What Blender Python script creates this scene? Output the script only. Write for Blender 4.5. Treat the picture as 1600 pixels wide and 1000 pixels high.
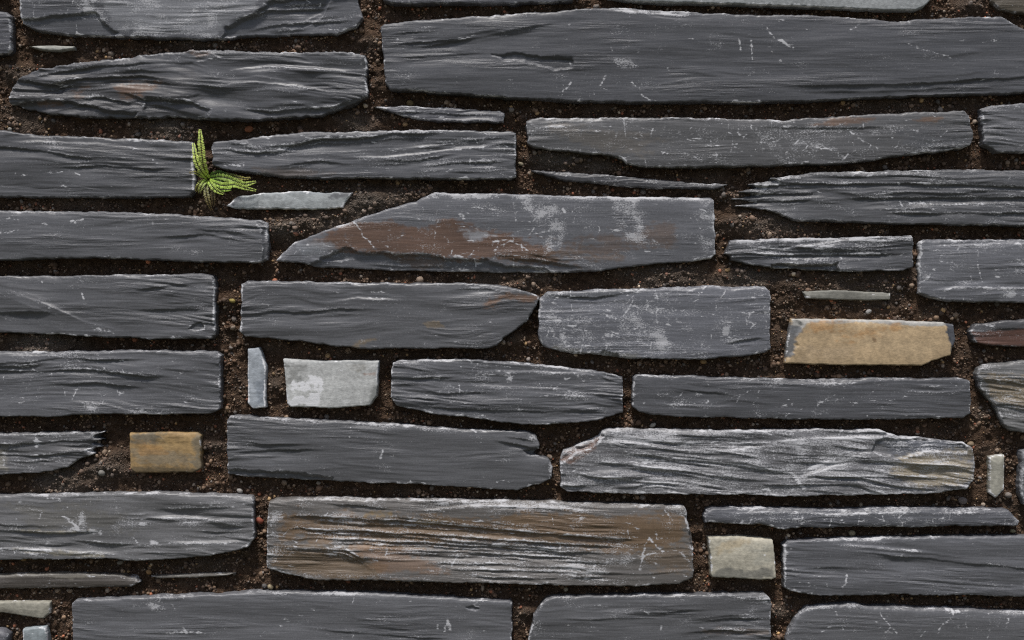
import bpy, math, random
import numpy as np

for o in list(bpy.data.objects):
    bpy.data.objects.remove(o, do_unlink=True)
SC = bpy.context.scene
COL = SC.collection

# ------------------------------------------------------------------ camera, sky, sun, exposure
ZC = 1.15                       # height of the picture's centre above the ground (m)
DIST = 2.2                      # camera distance from the wall face (m)
cam_data = bpy.data.cameras.new('camera')
cam_data.sensor_width = 36.0
cam_data.lens = 36.0 * DIST / 1.6
cam_data.clip_start = 0.05
cam_data.clip_end = 500
cam = bpy.data.objects.new('camera', cam_data)
cam.location = (0, -DIST, ZC)
cam.rotation_euler = (math.radians(90), 0, 0)
COL.objects.link(cam)
SC.camera = cam

SUN_ELEV = math.radians(66)
SUN_AZ = math.radians(-13)      # to the left of the camera's side of the wall
world = bpy.data.worlds.new('World')
SC.world = world
world.use_nodes = True
wn = world.node_tree
bg = wn.nodes['Background']
sky = wn.nodes.new('ShaderNodeTexSky')
sky.sky_type = 'NISHITA'
sky.sun_disc = False
sky.sun_elevation = SUN_ELEV
sky.sun_rotation = math.radians(180) - SUN_AZ
sky.dust_density = 3.0
wn.links.new(sky.outputs[0], bg.inputs[0])
bg.inputs[1].default_value = 0.055
sun_data = bpy.data.lights.new('sun', 'SUN')
sun_data.energy = 2.3
sun_data.angle = math.radians(7)
sun_data.color = (1.0, 0.975, 0.94)
sun = bpy.data.objects.new('sun', sun_data)
COL.objects.link(sun)
from mathutils import Vector
sd = Vector((math.sin(SUN_AZ) * math.cos(SUN_ELEV), -math.cos(SUN_AZ) * math.cos(SUN_ELEV), math.sin(SUN_ELEV)))
sun.rotation_euler = sd.to_track_quat('Z', 'Y').to_euler()
sun.location = sd * 6

SC.view_settings.view_transform = 'Standard'
SC.view_settings.look = 'None'
SC.view_settings.gamma = 1.0
SC.view_settings.use_curve_mapping = False
SC.view_settings.exposure = 0.58
SC.render.engine = 'CYCLES'
SC.cycles.use_denoising = False      # keeps the fine cleavage crisp
SC.cycles.use_adaptive_sampling = False
SC.cycles.filter_width = 1.15
SC.cycles.sample_clamp_indirect = 1.5
SC.cycles.sample_clamp_direct = 6.0
SC.render.resolution_x = 1024
SC.render.resolution_y = 640

# ------------------------------------------------------------------ numpy helpers (wall plane in millimetres: x right, y down)
def perlin(x, y, seed=0):
    x = np.asarray(x, np.float32); y = np.asarray(y, np.float32)
    xi = np.floor(x); yi = np.floor(y)
    fx = x - xi; fy = y - yi
    xi = xi.astype(np.int64); yi = yi.astype(np.int64)
    def g(ix, iy, dx, dy):
        h = (ix * 374761393 + iy * 668265263 + seed * 974634777) & 0xffffffff
        h = ((h ^ (h >> 13)) * 1274126177) & 0xffffffff
        h = h ^ (h >> 16)
        a = (h & 1023).astype(np.float32) * np.float32(2 * math.pi / 1024)
        return np.cos(a) * dx + np.sin(a) * dy
    u = fx * fx * fx * (fx * (fx * 6 - 15) + 10)
    v = fy * fy * fy * (fy * (fy * 6 - 15) + 10)
    a = g(xi, yi, fx, fy); b = g(xi + 1, yi, fx - 1, fy)
    c = g(xi, yi + 1, fx, fy - 1); d = g(xi + 1, yi + 1, fx - 1, fy - 1)
    return 1.5 * ((a + (b - a) * u) + ((c + (d - c) * u) - (a + (b - a) * u)) * v)

def fbm(x, y, seed=0, octaves=3, gain=0.5):
    r = 0; a = 1.0
    for i in range(octaves):
        r = r + a * perlin(x * 2 ** i, y * 2 ** i, seed + 17 * i); a *= gain
    return r

def hash1(i, seed):
    h = (i.astype(np.int64) * 2654435761 + seed * 40503) & 0xffffffff
    h = ((h ^ (h >> 15)) * 2246822519) & 0xffffffff
    h = h ^ (h >> 13)
    return (h & 0xffff).astype(np.float32) / 65535.0

def sstep(a, b, x):
    t = np.clip((x - a) / (b - a), 0, 1)
    return t * t * (3 - 2 * t)

def poly_sdf(P, X, Y):
    """signed distance, positive inside"""
    P = np.asarray(P, np.float32)
    best = np.full(X.shape, 1e9, np.float32)
    ins = np.zeros(X.shape, bool)
    n = len(P)
    for i in range(n):
        ax, ay = P[i]; bx, by = P[(i + 1) % n]
        ex, ey = bx - ax, by - ay
        L = ex * ex + ey * ey
        if L < 1e-6:
            continue
        t = np.clip(((X - ax) * ex + (Y - ay) * ey) / L, 0, 1)
        d = (X - ax - t * ex) ** 2 + (Y - ay - t * ey) ** 2
        np.minimum(best, d, out=best)
        if ay != by:
            c = ((ay > Y) != (by > Y)) & (X < ex * (Y - ay) / (by - ay) + ax)
            ins ^= c
    d = np.sqrt(best)
    return np.where(ins, d, -d)

def line_dist(pts, X, Y):
    best = np.full(X.shape, 1e9, np.float32)
    for (ax, ay), (bx, by) in zip(pts[:-1], pts[1:]):
        ex, ey = bx - ax, by - ay
        L = max(ex * ex + ey * ey, 1e-6)
        t = np.clip(((X - ax) * ex + (Y - ay) * ey) / L, 0, 1)
        np.minimum(best, (X - ax - t * ex) ** 2 + (Y - ay - t * ey) ** 2, out=best)
    return np.sqrt(best)

def blur(A, n):
    for ax in (0, 1):
        k = 2 * n + 1
        pad = [(0, 0), (0, 0)]; pad[ax] = (n + 1, n)
        c = np.cumsum(np.pad(A, pad, mode='edge'), axis=ax, dtype=np.float64)
        A = ((c[k:] - c[:-k]) if ax == 0 else (c[:, k:] - c[:, :-k])) / k
    return A.astype(np.float32)

def wx(x):
    return (np.asarray(x) - 800) / 1000.0

def wz(y):
    return (500 - np.asarray(y)) / 1000.0 + ZC

def mesh_from(name, V, F, mat, parent=None, attrs=None, smooth=True):
    me = bpy.data.meshes.new(name)
    F = np.asarray(F, np.int32); k = F.shape[1]
    me.vertices.add(len(V)); me.vertices.foreach_set('co', np.asarray(V, np.float32).ravel())
    me.loops.add(F.size); me.loops.foreach_set('vertex_index', F.ravel())
    me.polygons.add(len(F))
    me.polygons.foreach_set('loop_start', np.arange(0, F.size, k, dtype=np.int32))
    me.polygons.foreach_set('loop_total', np.full(len(F), k, np.int32))
    me.polygons.foreach_set('use_smooth', np.full(len(F), smooth, bool))
    me.update(calc_edges=True)
    for an, (typ, data) in (attrs or {}).items():
        a = me.attributes.new(an, typ, 'POINT')
        a.data.foreach_set('color' if typ == 'FLOAT_COLOR' else 'value', np.asarray(data, np.float32).ravel())
    me.materials.append(mat)
    ob = bpy.data.objects.new(name, me)
    COL.objects.link(ob)
    if parent is not None:
        ob.parent = parent
    return ob

# ------------------------------------------------------------------ materials
def new_mat(name):
    m = bpy.data.materials.new(name); m.use_nodes = True
    nt = m.node_tree
    return m, nt, nt.nodes['Principled BSDF']

def N(nt, t, **kw):
    n = nt.nodes.new(t)
    for k, v in kw.items():
        setattr(n, k, v)
    return n

def noise_node(nt, vec, scale, detail=4, rough=0.6):
    n = N(nt, 'ShaderNodeTexNoise'); n.inputs['Scale'].default_value = scale
    n.inputs['Detail'].default_value = detail; n.inputs['Roughness'].default_value = rough
    nt.links.new(vec, n.inputs['Vector'])
    return n.outputs['Fac']

def ramp(nt, fac, a, b, lo=0.0, hi=1.0):
    r = N(nt, 'ShaderNodeMapRange'); r.interpolation_type = 'SMOOTHSTEP'
    r.inputs['From Min'].default_value = a; r.inputs['From Max'].default_value = b
    r.inputs['To Min'].default_value = lo; r.inputs['To Max'].default_value = hi
    nt.links.new(fac, r.inputs['Value'])
    return r.outputs['Result']

def math_node(nt, op, a, b):
    n = N(nt, 'ShaderNodeMath', operation=op)
    for i, s in enumerate((a, b)):
        if isinstance(s, (int, float)):
            n.inputs[i].default_value = s
        else:
            nt.links.new(s, n.inputs[i])
    return n.outputs[0]

def mix_rgb(nt, fac, a, b, blend='MIX'):
    n = N(nt, 'ShaderNodeMix', data_type='RGBA', blend_type=blend)
    for idx, s in ((0, fac), (6, a), (7, b)):
        if isinstance(s, (int, float)):
            n.inputs[idx].default_value = s
        elif isinstance(s, tuple):
            n.inputs[idx].default_value = s
        else:
            nt.links.new(s, n.inputs[idx])
    return n.outputs[2]

def slate_material():
    m, nt, p = new_mat('slate')
    L = nt.links.new
    tc = N(nt, 'ShaderNodeTexCoord')
    mp = N(nt, 'ShaderNodeMapping'); mp.inputs['Scale'].default_value = (0.06, 1.0, 1.0)   # streaks run along the bed
    L(tc.outputs['Object'], mp.inputs[0])
    mp2 = N(nt, 'ShaderNodeMapping'); mp2.inputs['Scale'].default_value = (0.3, 1.0, 1.0)
    L(tc.outputs['Object'], mp2.inputs[0])
    mp3 = N(nt, 'ShaderNodeMapping'); mp3.inputs['Scale'].default_value = (0.6, 1.0, 1.0)
    L(tc.outputs['Object'], mp3.inputs[0])
    tint = N(nt, 'ShaderNodeAttribute', attribute_name='tint')
    scuff = N(nt, 'ShaderNodeAttribute', attribute_name='scuff')
    streak = noise_node(nt, mp.outputs[0], 260, 5, 0.65)
    grain = noise_node(nt, tc.outputs['Object'], 520, 4, 0.7)
    fleck = ramp(nt, noise_node(nt, mp2.outputs[0], 400, 6, 0.78), 0.28, 0.72, 0.08, 0.92)
    val = math_node(nt, 'MULTIPLY', ramp(nt, streak, 0.25, 0.75, 0.84, 1.18), ramp(nt, grain, 0.25, 0.75, 0.84, 1.16))
    base = mix_rgb(nt, 1.0, tint.outputs['Color'], val, 'MULTIPLY')
    # pale scuffing: the mask decides where, fine noise breaks it up
    t = math_node(nt, 'ADD', scuff.outputs['Fac'], fleck)
    sc = ramp(nt, t, 0.84, 1.16)
    # powdery bruising plus painted top-edge sheen: fine broken speckle inside broad clouds
    dust_sheen = N(nt, 'ShaderNodeAttribute', attribute_name='dust_sheen')
    pw = ramp(nt, noise_node(nt, mp3.outputs[0], 640, 4, 0.75), 0.25, 0.75)
    dsc = math_node(nt, 'MULTIPLY', ramp(nt, math_node(nt, 'ADD', dust_sheen.outputs['Fac'], pw), 0.82, 1.18), 0.72)
    sc = math_node(nt, 'MAXIMUM', sc, dsc)
    # stray pale specks in loose drifts
    spk = ramp(nt, noise_node(nt, tc.outputs['Object'], 520, 2, 0.5), 0.69, 0.75)
    drift = ramp(nt, noise_node(nt, mp2.outputs[0], 22, 3, 0.6), 0.5, 0.68)
    sc = math_node(nt, 'MAXIMUM', sc, math_node(nt, 'MULTIPLY', math_node(nt, 'MULTIPLY', spk, drift), 0.7))
    colr = mix_rgb(nt, math_node(nt, 'MULTIPLY', sc, 0.9), base, (0.56, 0.56, 0.58, 1))
    L(colr, p.inputs['Base Color'])
    rg = math_node(nt, 'ADD', ramp(nt, streak, 0.3, 0.7, 0.36, 0.52), math_node(nt, 'MULTIPLY', sc, 0.2))
    L(rg, p.inputs['Roughness'])
    p.inputs['Specular IOR Level'].default_value = 0.5
    hsum = math_node(nt, 'ADD', math_node(nt, 'MULTIPLY', streak, 1.0), math_node(nt, 'MULTIPLY', grain, 0.25))
    fib = N(nt, 'ShaderNodeAttribute', attribute_name='fibre')
    bump = N(nt, 'ShaderNodeBump'); L(ramp(nt, fib.outputs['Fac'], 0.0, 0.7, 0.2, 0.75), bump.inputs['Strength'])
    bump.inputs['Distance'].default_value = 0.0022
    L(hsum, bump.inputs['Height']); L(bump.outputs[0], p.inputs['Normal'])
    return m

def pale_material():
    m, nt, p = new_mat('pale_stone')
    L = nt.links.new
    tc = N(nt, 'ShaderNodeTexCoord')
    mp = N(nt, 'ShaderNodeMapping'); mp.inputs['Rotation'].default_value = (0, math.radians(35), 0)
    mp.inputs['Scale'].default_value = (0.45, 1.0, 1.0)
    L(tc.outputs['Object'], mp.inputs[0])
    tint = N(nt, 'ShaderNodeAttribute', attribute_name='tint')
    scuff = N(nt, 'ShaderNodeAttribute', attribute_name='scuff')
    a = noise_node(nt, mp.outputs[0], 420, 4, 0.6)
    b = noise_node(nt, tc.outputs['Object'], 160, 5, 0.65)
    val = math_node(nt, 'MULTIPLY', ramp(nt, a, 0.25, 0.75, 0.92, 1.08), math_node(nt, 'MULTIPLY', ramp(nt, b, 0.25, 0.75, 0.8, 1.2), ramp(nt, noise_node(nt, tc.outputs['Object'], 45, 4, 0.6), 0.3, 0.7, 0.85, 1.15)))
    base = mix_rgb(nt, 1.0, tint.outputs['Color'], val, 'MULTIPLY')
    sc = ramp(nt, math_node(nt, 'ADD', scuff.outputs['Fac'], b), 0.74, 1.0)
    colr = mix_rgb(nt, math_node(nt, 'MULTIPLY', sc, 0.9), base, (0.78, 0.78, 0.8, 1))
    L(colr, p.inputs['Base Color'])
    p.inputs['Roughness'].default_value = 0.7
    bump = N(nt, 'ShaderNodeBump'); bump.inputs['Strength'].default_value = 0.22
    bump.inputs['Distance'].default_value = 0.0015
    L(math_node(nt, 'ADD', a, b), bump.inputs['Height']); L(bump.outputs[0], p.inputs['Normal'])
    return m

def mortar_material():
    m, nt, p = new_mat('mortar')
    L = nt.links.new
    tc = N(nt, 'ShaderNodeTexCoord')
    grey = N(nt, 'ShaderNodeAttribute', attribute_name='grey')
    a = noise_node(nt, tc.outputs['Object'], 120, 6, 0.7)
    b = noise_node(nt, tc.outputs['Object'], 600, 4, 0.7)
    vor = N(nt, 'ShaderNodeTexVoronoi'); vor.inputs['Scale'].default_value = 420
    L(tc.outputs['Object'], vor.inputs['Vector'])
    c1 = mix_rgb(nt, ramp(nt, a, 0.3, 0.7), (0.052, 0.030, 0.018, 1), (0.135, 0.086, 0.056, 1))
    c2 = mix_rgb(nt, ramp(nt, b, 0.3, 0.7), (0.10, 0.082, 0.066, 1), (0.20, 0.175, 0.15, 1))
    c = mix_rgb(nt, grey.outputs['Fac'], c1, c2)
    hv = N(nt, 'ShaderNodeHueSaturation'); L(c, hv.inputs['Color'])
    L(ramp(nt, b, 0.2, 0.8, 0.55, 1.5), hv.inputs['Value'])
    L(hv.outputs[0], p.inputs['Base Color'])
    p.inputs['Roughness'].default_value = 0.95
    p.inputs['Specular IOR Level'].default_value = 0.2
    hs = math_node(nt, 'ADD', math_node(nt, 'MULTIPLY', vor.outputs['Distance'], -0.8), b)
    bump = N(nt, 'ShaderNodeBump'); bump.inputs['Strength'].default_value = 1.0
    bump.inputs['Distance'].default_value = 0.004
    L(hs, bump.inputs['Height']); L(bump.outputs[0], p.inputs['Normal'])
    return m

def grain_material():
    m, nt, p = new_mat('gravel')
    L = nt.links.new
    tc = N(nt, 'ShaderNodeTexCoord')
    tint = N(nt, 'ShaderNodeAttribute', attribute_name='tint')
    b = noise_node(nt, tc.outputs['Object'], 700, 4, 0.7)
    c = mix_rgb(nt, 1.0, tint.outputs['Color'], ramp(nt, b, 0.25, 0.75, 0.6, 1.4), 'MULTIPLY')
    L(c, p.inputs['Base Color'])
    p.inputs['Roughness'].default_value = 0.75
    bump = N(nt, 'ShaderNodeBump'); bump.inputs['Strength'].default_value = 0.6
    bump.inputs['Distance'].default_value = 0.001
    L(b, bump.inputs['Height']); L(bump.outputs[0], p.inputs['Normal'])
    return m

def fern_material(name, kind):
    m, nt, p = new_mat(name)
    L = nt.links.new
    tc = N(nt, 'ShaderNodeTexCoord')
    b = noise_node(nt, tc.outputs['Object'], 250, 3, 0.6)
    if kind == 'leaf':
        tint = N(nt, 'ShaderNodeAttribute', attribute_name='tint')
        c = mix_rgb(nt, 1.0, tint.outputs['Color'], ramp(nt, b, 0.3, 0.7, 0.75, 1.25), 'MULTIPLY')
        L(c, p.inputs['Base Color'])
        p.inputs['Roughness'].default_value = 0.5
        p.inputs['Subsurface Weight'].default_value = 0.15
        p.inputs['Subsurface Radius'].default_value = (0.002, 0.004, 0.001)
    else:
        c = mix_rgb(nt, b, (0.018, 0.012, 0.008, 1), (0.035, 0.028, 0.012, 1))
        L(c, p.inputs['Base Color']); p.inputs['Roughness'].default_value = 0.45
    return m

def ground_material():
    m, nt, p = new_mat('ground')
    tc = N(nt, 'ShaderNodeTexCoord')
    a = noise_node(nt, tc.outputs['Object'], 6, 8, 0.65)
    b = noise_node(nt, tc.outputs['Object'], 90, 5, 0.7)
    c = mix_rgb(nt, ramp(nt, a, 0.35, 0.65), (0.045, 0.055, 0.025, 1), (0.10, 0.085, 0.06, 1))
    c = mix_rgb(nt, 1.0, c, ramp(nt, b, 0.2, 0.8, 0.6, 1.4), 'MULTIPLY')
    nt.links.new(c, p.inputs['Base Color']); p.inputs['Roughness'].default_value = 0.95
    return m

M_SLATE = slate_material(); M_PALE = pale_material(); M_MORTAR = mortar_material()
M_GRAIN = grain_material(); M_LEAF = fern_material('fern_leaf', 'leaf'); M_STEM = fern_material('fern_stem', 'stem')

# ------------------------------------------------------------------ ground (below the picture)
ground = mesh_from('ground', [(-60, -60, 0), (60, -60, 0), (60, 60, 0), (-60, 60, 0)], [(0, 1, 2, 3)], ground_material(), smooth=False)
ground['kind'] = 'structure'

# ------------------------------------------------------------------ the wall
wall = bpy.data.objects.new('slate_wall', None)
COL.objects.link(wall)
wall['label'] = 'wall of long dark grey slate stones laid in brown gravelly mortar'
wall['category'] = 'wall'
wall['kind'] = 'thing'

GREY = (0.099, 0.1, 0.112)
BROWN = (0.125, 0.072, 0.048)
RUST = (0.16, 0.085, 0.045)
OCHRE = (0.26, 0.18, 0.08)
WARM = (0.12, 0.085, 0.06)
FROST = (0.34, 0.37, 0.41)
DARK = (0.035, 0.036, 0.04)

def stone(outline, base=GREY, pale=False, proud=0.0, res=1.3, tilt=(0, 0), pillow=(2.0, 20), R=2.8, rag=1.0,
          und=2.2, und_s=(170, 42), lay=(2.2, 20), lay_mask=(-0.1, 0.5), lay_ang=0.0, lay_sharp=0.28, streak=0.5, ends=(1, 1), warp=8,
          scuff=0.0, edge_scuff=0.30, ridge_scuff=0.25, scratches=0, flecks=6, smooth_bias=0.0, feats=(), label=None, seed=1,
          topbev=2.4, name='slate_stone', depth=46, tone=0.12):
    P = np.array(outline, np.float32)
    m = 10
    x0, y0 = P.min(0) - m; x1, y1 = P.max(0) + m
    gx = np.arange(x0, x1 + res, res, dtype=np.float32); gy = np.arange(y0, y1 + res, res, dtype=np.float32)
    X, Y = np.meshgrid(gx, gy)
    ox = seed * 137.31; oy = seed * 71.7
    S = poly_sdf(P, X, Y)
    S = S + rag * (1.5 * perlin((X + ox) / 34, (Y + oy) / 20, seed) + 1.0 * perlin((X + ox) / 11, (Y + oy) / 9, seed + 3)
                   + 0.45 * perlin((X + ox) / 4.5, (Y + oy) / 4, seed + 4))
    Si = np.maximum(S, 0)
    w = P[:, 0].max() - P[:, 0].min(); h = P[:, 1].max() - P[:, 1].min()
    cx = P[:, 0].mean(); cy = (P[:, 1].max() + P[:, 1].min()) / 2
    xl, xr = P[:, 0].min(), P[:, 0].max()
    # bedding coordinates
    ca, sa = math.cos(math.radians(lay_ang)), math.sin(math.radians(lay_ang))
    U = (X - cx) * ca + (Y - cy) * sa + ox
    Vv = -(X - cx) * sa + (Y - cy) * ca + oy
    Vw = Vv + warp * perlin(U / 190, Vv / 75, seed + 5) + 0.12 * warp * perlin(U / 70, Vv / 30, seed + 6)
    H = np.full(X.shape, proud + 7.0 * (random.Random(seed * 77 + 3).random() - 0.5), np.float32)
    H += tilt[0] * (X - cx) / 100 + tilt[1] * (Y - cy) / 100
    H += und * perlin(U / und_s[0], Vw / und_s[1], seed + 8) + 0.2 * und * perlin(U / 120, Vw / 17, seed + 9)
    # coarse end grain where the bed was snapped off
    endf = 1 + 1.6 * ends[0] * np.exp(-np.maximum(X - xl, 0) / 38) + 1.6 * ends[1] * np.exp(-np.maximum(xr - X, 0) / 38)
    # stepped cleavage: sheets broken off one after another
    A, per = lay
    mask = sstep(lay_mask[0], lay_mask[1], perlin(U / 150, Vv / 34, seed + 11))
    mask = np.clip(mask * endf, 0, 1.5) * (0.3 if pale else 1.0)
    for k, (pp, aa) in enumerate(((per, 1.0), (per * 0.42, 0.42))):
        t = Vw / pp + 0.55 * perlin(U / (6.0 * pp), Vw / (2.2 * pp), seed + 21 + k)
        fl = np.floor(t); fr = t - fl
        amp = hash1(fl, seed + 31 + k)
        amp = amp * sstep(-0.35, 0.25, perlin(U / 85, fl * 7.3, seed + 41 + k))
        # a sheet stands proud at its lower lip, then breaks back sharply to the sheet below
        saw = fr ** 1.3 * (1 - sstep(1 - lay_sharp, 1.0, fr))
        H += A * aa * amp * saw * mask
    # fine cleavage streaks
    s1 = perlin(U / 90, Vw / 4.6, seed + 51); s2 = perlin(U / 42, Vw / 2.7, seed + 52)
    H += streak * (0.55 * s1 + 0.35 * s2) * (0.12 if pale else 1.0) * (0.15 + 0.75 * endf * sstep(-0.1, 0.6, perlin(U / 150, Vv / 30, seed + 53)))
    fm = 0.06 + 0.75 * sstep(0.0, 0.6, perlin(U / 190, Vv / 30, seed + 54) + 0.25 * perlin(U / 60, Vv / 9, seed + 59) + smooth_bias)
    fm = np.clip(fm * (0.8 + 0.6 * (endf - 1)) + 0.34 * (endf - 1) * sstep(-0.45, 0.35, perlin(U / 60, Vv / 12, seed + 60)), 0, 1.7)
    if pale:
        fm = fm * 0.12
    Vf = Vw + 1.6 * perlin(U / 70, Vw / 20, seed + 55)
    rid = (0.5 - np.abs(perlin(U / 230, Vf / 10.0, seed + 56))) * 1.5 + (0.5 - np.abs(perlin(U / 120, Vf / 5.6, seed + 57))) * 0.95 + (0.5 - np.abs(perlin(U / 62, Vf / 3.2, seed + 58))) * 0.65
    H += 2.5 * streak * rid * fm
    C = np.empty(X.shape + (3,), np.float32); C[:] = base
    tonen = perlin(U / 130, Vw / 26, seed + 61)
    if not pale:
        C[..., 1] *= 0.992
        C *= 0.88 + 0.26 * random.Random(seed * 31 + 5).random()
    C *= (1 + tone * tonen + (0.1 if pale else 0.6) * tone * perlin(U / 70, Vw / 6, seed + 62))[..., None]
    W = np.full(X.shape, 0.6 * scuff, np.float32)
    D = scuff * 1.1 + 0.30 * fbm((X + ox) / 48, (Y + oy) / 22, seed + 64, 3, 0.6) - 0.06
    W += 0.16 * fbm((X + ox) / 60, (Y + oy) / 24, seed + 63, 2)
    rng = random.Random(seed * 991 + 7)
    LD = np.zeros(X.shape, np.float32)
    # hand-placed features
    for f in feats:
        k = f[0]
        if k in ('over', 'lip'):                     # broken sheet edge: 'over' casts shade below it, 'lip' faces up
            pts = np.array(f[1], np.float32); A_, L_ = f[2], f[3]; wr = f[4] if len(f) > 4 else 1.0
            fs = int(pts[0, 0] * 3 + pts[0, 1] * 7) % 997
            run = [(0.0, 0.0, 1.0, pts[0, 0], pts[-1, 0])]
            span = pts[-1, 0] - pts[0, 0]
            for e_ in range(3):                      # lesser breaks that run with the main one
                a_ = pts[0, 0] + span * rng.uniform(-0.1, 0.55); b_ = a_ + span * rng.uniform(0.3, 0.6)
                run.append((rng.choice((-1, 1)) * rng.uniform(4, 11), rng.uniform(-0.02, 0.02), rng.uniform(0.2, 0.5), a_, b_))
            for e_, (dy_, sl_, am_, xa_, xb_) in enumerate(run):
                yc = np.interp(X, pts[:, 0], pts[:, 1]) + dy_ + sl_ * (X - xa_)
                yc = yc + 1.7 * perlin((X + ox) / 52, Y * 0 + fs + e_, seed + 71) + 0.7 * perlin((X + ox) / 15, Y * 0 + fs, seed + 72) + 0.45 * perlin((X + ox) / 4.7, Y * 0, seed + 70)
                ft = min(60.0, 0.35 * (xb_ - xa_))
                fx = sstep(xa_ - 4, xa_ + ft, X) * (1 - sstep(xb_ - ft, xb_ + 4, X))
                fx = fx * np.clip(0.75 + 0.6 * perlin((X + ox) / 70, Y * 0 + fs * 1.7 + e_, seed + 69), 0.08, 1.3)
                d = (Y - yc) if k == 'over' else (yc - Y)
                rise = 0.15 * L_ + 0.9 + 0.9 * perlin((X + ox) / 60, Y * 0 + fs, seed + 68)
                dd = np.maximum(d, 0)
                prof = np.where(d > 0, (1 - np.exp(-dd / np.maximum(rise, 0.7))) * np.exp(-dd / (1.5 * L_)) * 1.35, 0)
                prof = prof - 0.22 * np.exp(-np.maximum(-d, 0) / (0.6 * L_)) * (d <= 0) - 0.22 * np.exp(-dd / 1.2) * (d > 0)
                H -= A_ * am_ * prof * fx
                wline = np.exp(-((d + 1.0) / 2.0) ** 2) * np.clip(0.45 + 1.2 * fbm((X + ox) / 24, Y / 16 + fs, seed + 73, 3, 0.7), 0, 1.3)
                W += 0.34 * wr * fx * am_ ** 0.5 * wline
                LD = np.maximum(LD, 0.26 * wr * fx * am_ ** 0.5 * np.exp(-((d + 1.5) / 3.4) ** 2))
        elif k == 'chip':                            # flake broken away: (poly, depth, edge, wear)
            sp = poly_sdf(f[1], X, Y) + 2.2 * perlin((X + ox) / 19, (Y + oy) / 10, seed + 74) + 1.0 * perlin((X + ox) / 6, (Y + oy) / 5, seed + 75)
            e = f[3] if len(f) > 3 else 3.0
            H -= f[2] * sstep(-e * 0.3, e, sp)
            W += (f[4] if len(f) > 4 else 0.3) * np.exp(-((sp + 1) / 2.0) ** 2) * (0.5 + 0.9 * perlin((X + ox) / 17, (Y + oy) / 14, seed + 76))
        elif k == 'dome':                            # smooth swelling or hollow: (x, y, rx, ry, height, angle)
            a = math.radians(f[6] if len(f) > 6 else 0)
            dx = (X - f[1]) * math.cos(a) + (Y - f[2]) * math.sin(a); dy = -(X - f[1]) * math.sin(a) + (Y - f[2]) * math.cos(a)
            H += f[5] * np.exp(-(dx / f[3]) ** 2 - (dy / f[4]) ** 2)
        elif k == 'stain':                           # coloured patch with a broken margin: (poly, colour, strength, feather)
            sp = poly_sdf(f[1], X, Y); e = f[4] if len(f) > 4 else 10
            sp = sp + e * (0.9 * fbm(U / 70, Vw / 15, seed + 77 + int(f[1][0][0]) % 11, 3) + 0.35 * perlin(U / 14, Vw / 4, seed + 78) + 0.5 * fbm(X / 8, Y / 6, seed + 90, 2))
            a = f[3] * sstep(-e * 0.5, e * 0.6, sp)
            C += (np.array(f[2], np.float32) * (1 + (0.06 if pale else 0.25) * perlin(U / 60, Vw / 7, seed + 79))[..., None] - C) * a[..., None]
        elif k == 'frost':                           # region of pale scuffing; strips on top edges also paint sheen: (poly, amount, feather)
            sp = poly_sdf(f[1], X, Y); e = f[3] if len(f) > 3 else 12
            cl_ = sstep(-e, e, sp) * (0.7 + 0.8 * fbm((X + ox) / 22, (Y + oy) / 15, seed + 80, 3))
            W += (f[2] if pale else 0.45 * f[2]) * cl_; D += 1.75 * f[2] * cl_
        elif k == 'mark':                            # scratch or vein: (points, width, strength)
            d = line_dist(f[1], X + 1.5 * perlin(X / 7, Y / 7, seed + 81), Y + 1.5 * perlin(X / 8, Y / 8, seed + 82))
            W += f[3] * np.exp(-(d / f[2]) ** 2) * (0.75 + 0.6 * perlin(X / 5, Y / 5, seed + 83))
    # random scratches, clustered
    cl = [(rng.uniform(xl, xr), rng.uniform(y0 + m, y1 - m)) for _ in range(max(1, scratches // 6))]
    for i in range(scratches):
        c0 = rng.choice(cl)
        sx = c0[0] + rng.gauss(0, 38); sy = c0[1] + rng.gauss(0, h * 0.22)
        a = rng.choice([rng.gauss(1.5, 0.25), rng.gauss(-0.8, 0.4), rng.gauss(0.15, 0.25), rng.gauss(2.2, 0.4)])
        ln = rng.uniform(3, 15) * (1 + (rng.random() < 0.15) * 1.2)
        ex, ey = sx + ln * math.cos(a), sy + ln * math.sin(a)
        sl = (slice(max(0, int((min(sy, ey) - 6 - y0) / res)), max(1, int((max(sy, ey) + 6 - y0) / res))),
              slice(max(0, int((min(sx, ex) - 6 - x0) / res)), max(1, int((max(sx, ex) + 6 - x0) / res))))
        if W[sl].size == 0:
            continue
        xs, ys = X[sl], Y[sl]
        d = line_dist([(sx, sy), ((sx + ex) / 2 + rng.uniform(-1.5, 1.5), (sy + ey) / 2 + rng.uniform(-1.5, 1.5)), (ex, ey)], xs, ys)
        W[sl] += rng.uniform(0.25, 0.62) * np.exp(-(d / rng.uniform(0.7, 1.25)) ** 2)
    for i in range(flecks):                          # small bruises along the bed
        sx = rng.uniform(xl + 5, xr - 5); sy = rng.uniform(y0 + m + 4, y1 - m - 4)
        rx = rng.uniform(2, 9); ry = rng.uniform(0.9, 2.4)
        sl = (slice(max(0, int((sy - 8 - y0) / res)), max(1, int((sy + 8 - y0) / res))),
              slice(max(0, int((sx - 22 - x0) / res)), max(1, int((sx + 22 - x0) / res))))
        if W[sl].size == 0:
            continue
        d = ((X[sl] - sx) / rx) ** 2 + ((Y[sl] - sy - 0.06 * (X[sl] - sx)) / ry) ** 2
        W[sl] += rng.uniform(0.3, 0.75) * np.exp(-d) * (0.7 + 0.7 * perlin(X[sl] / 3.3, Y[sl] / 2.6, seed + i))
    # wear on crests
    n = max(1, int(round(3.2 / res)))
    crest = np.clip((H - blur(H, n)) * 1.1, -0.5, 1.0)
    W += ridge_scuff * np.clip(crest, 0, 1) * (0.7 + 0.6 * perlin((X + ox) / 45, (Y + oy) / 15, seed + 84))
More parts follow.
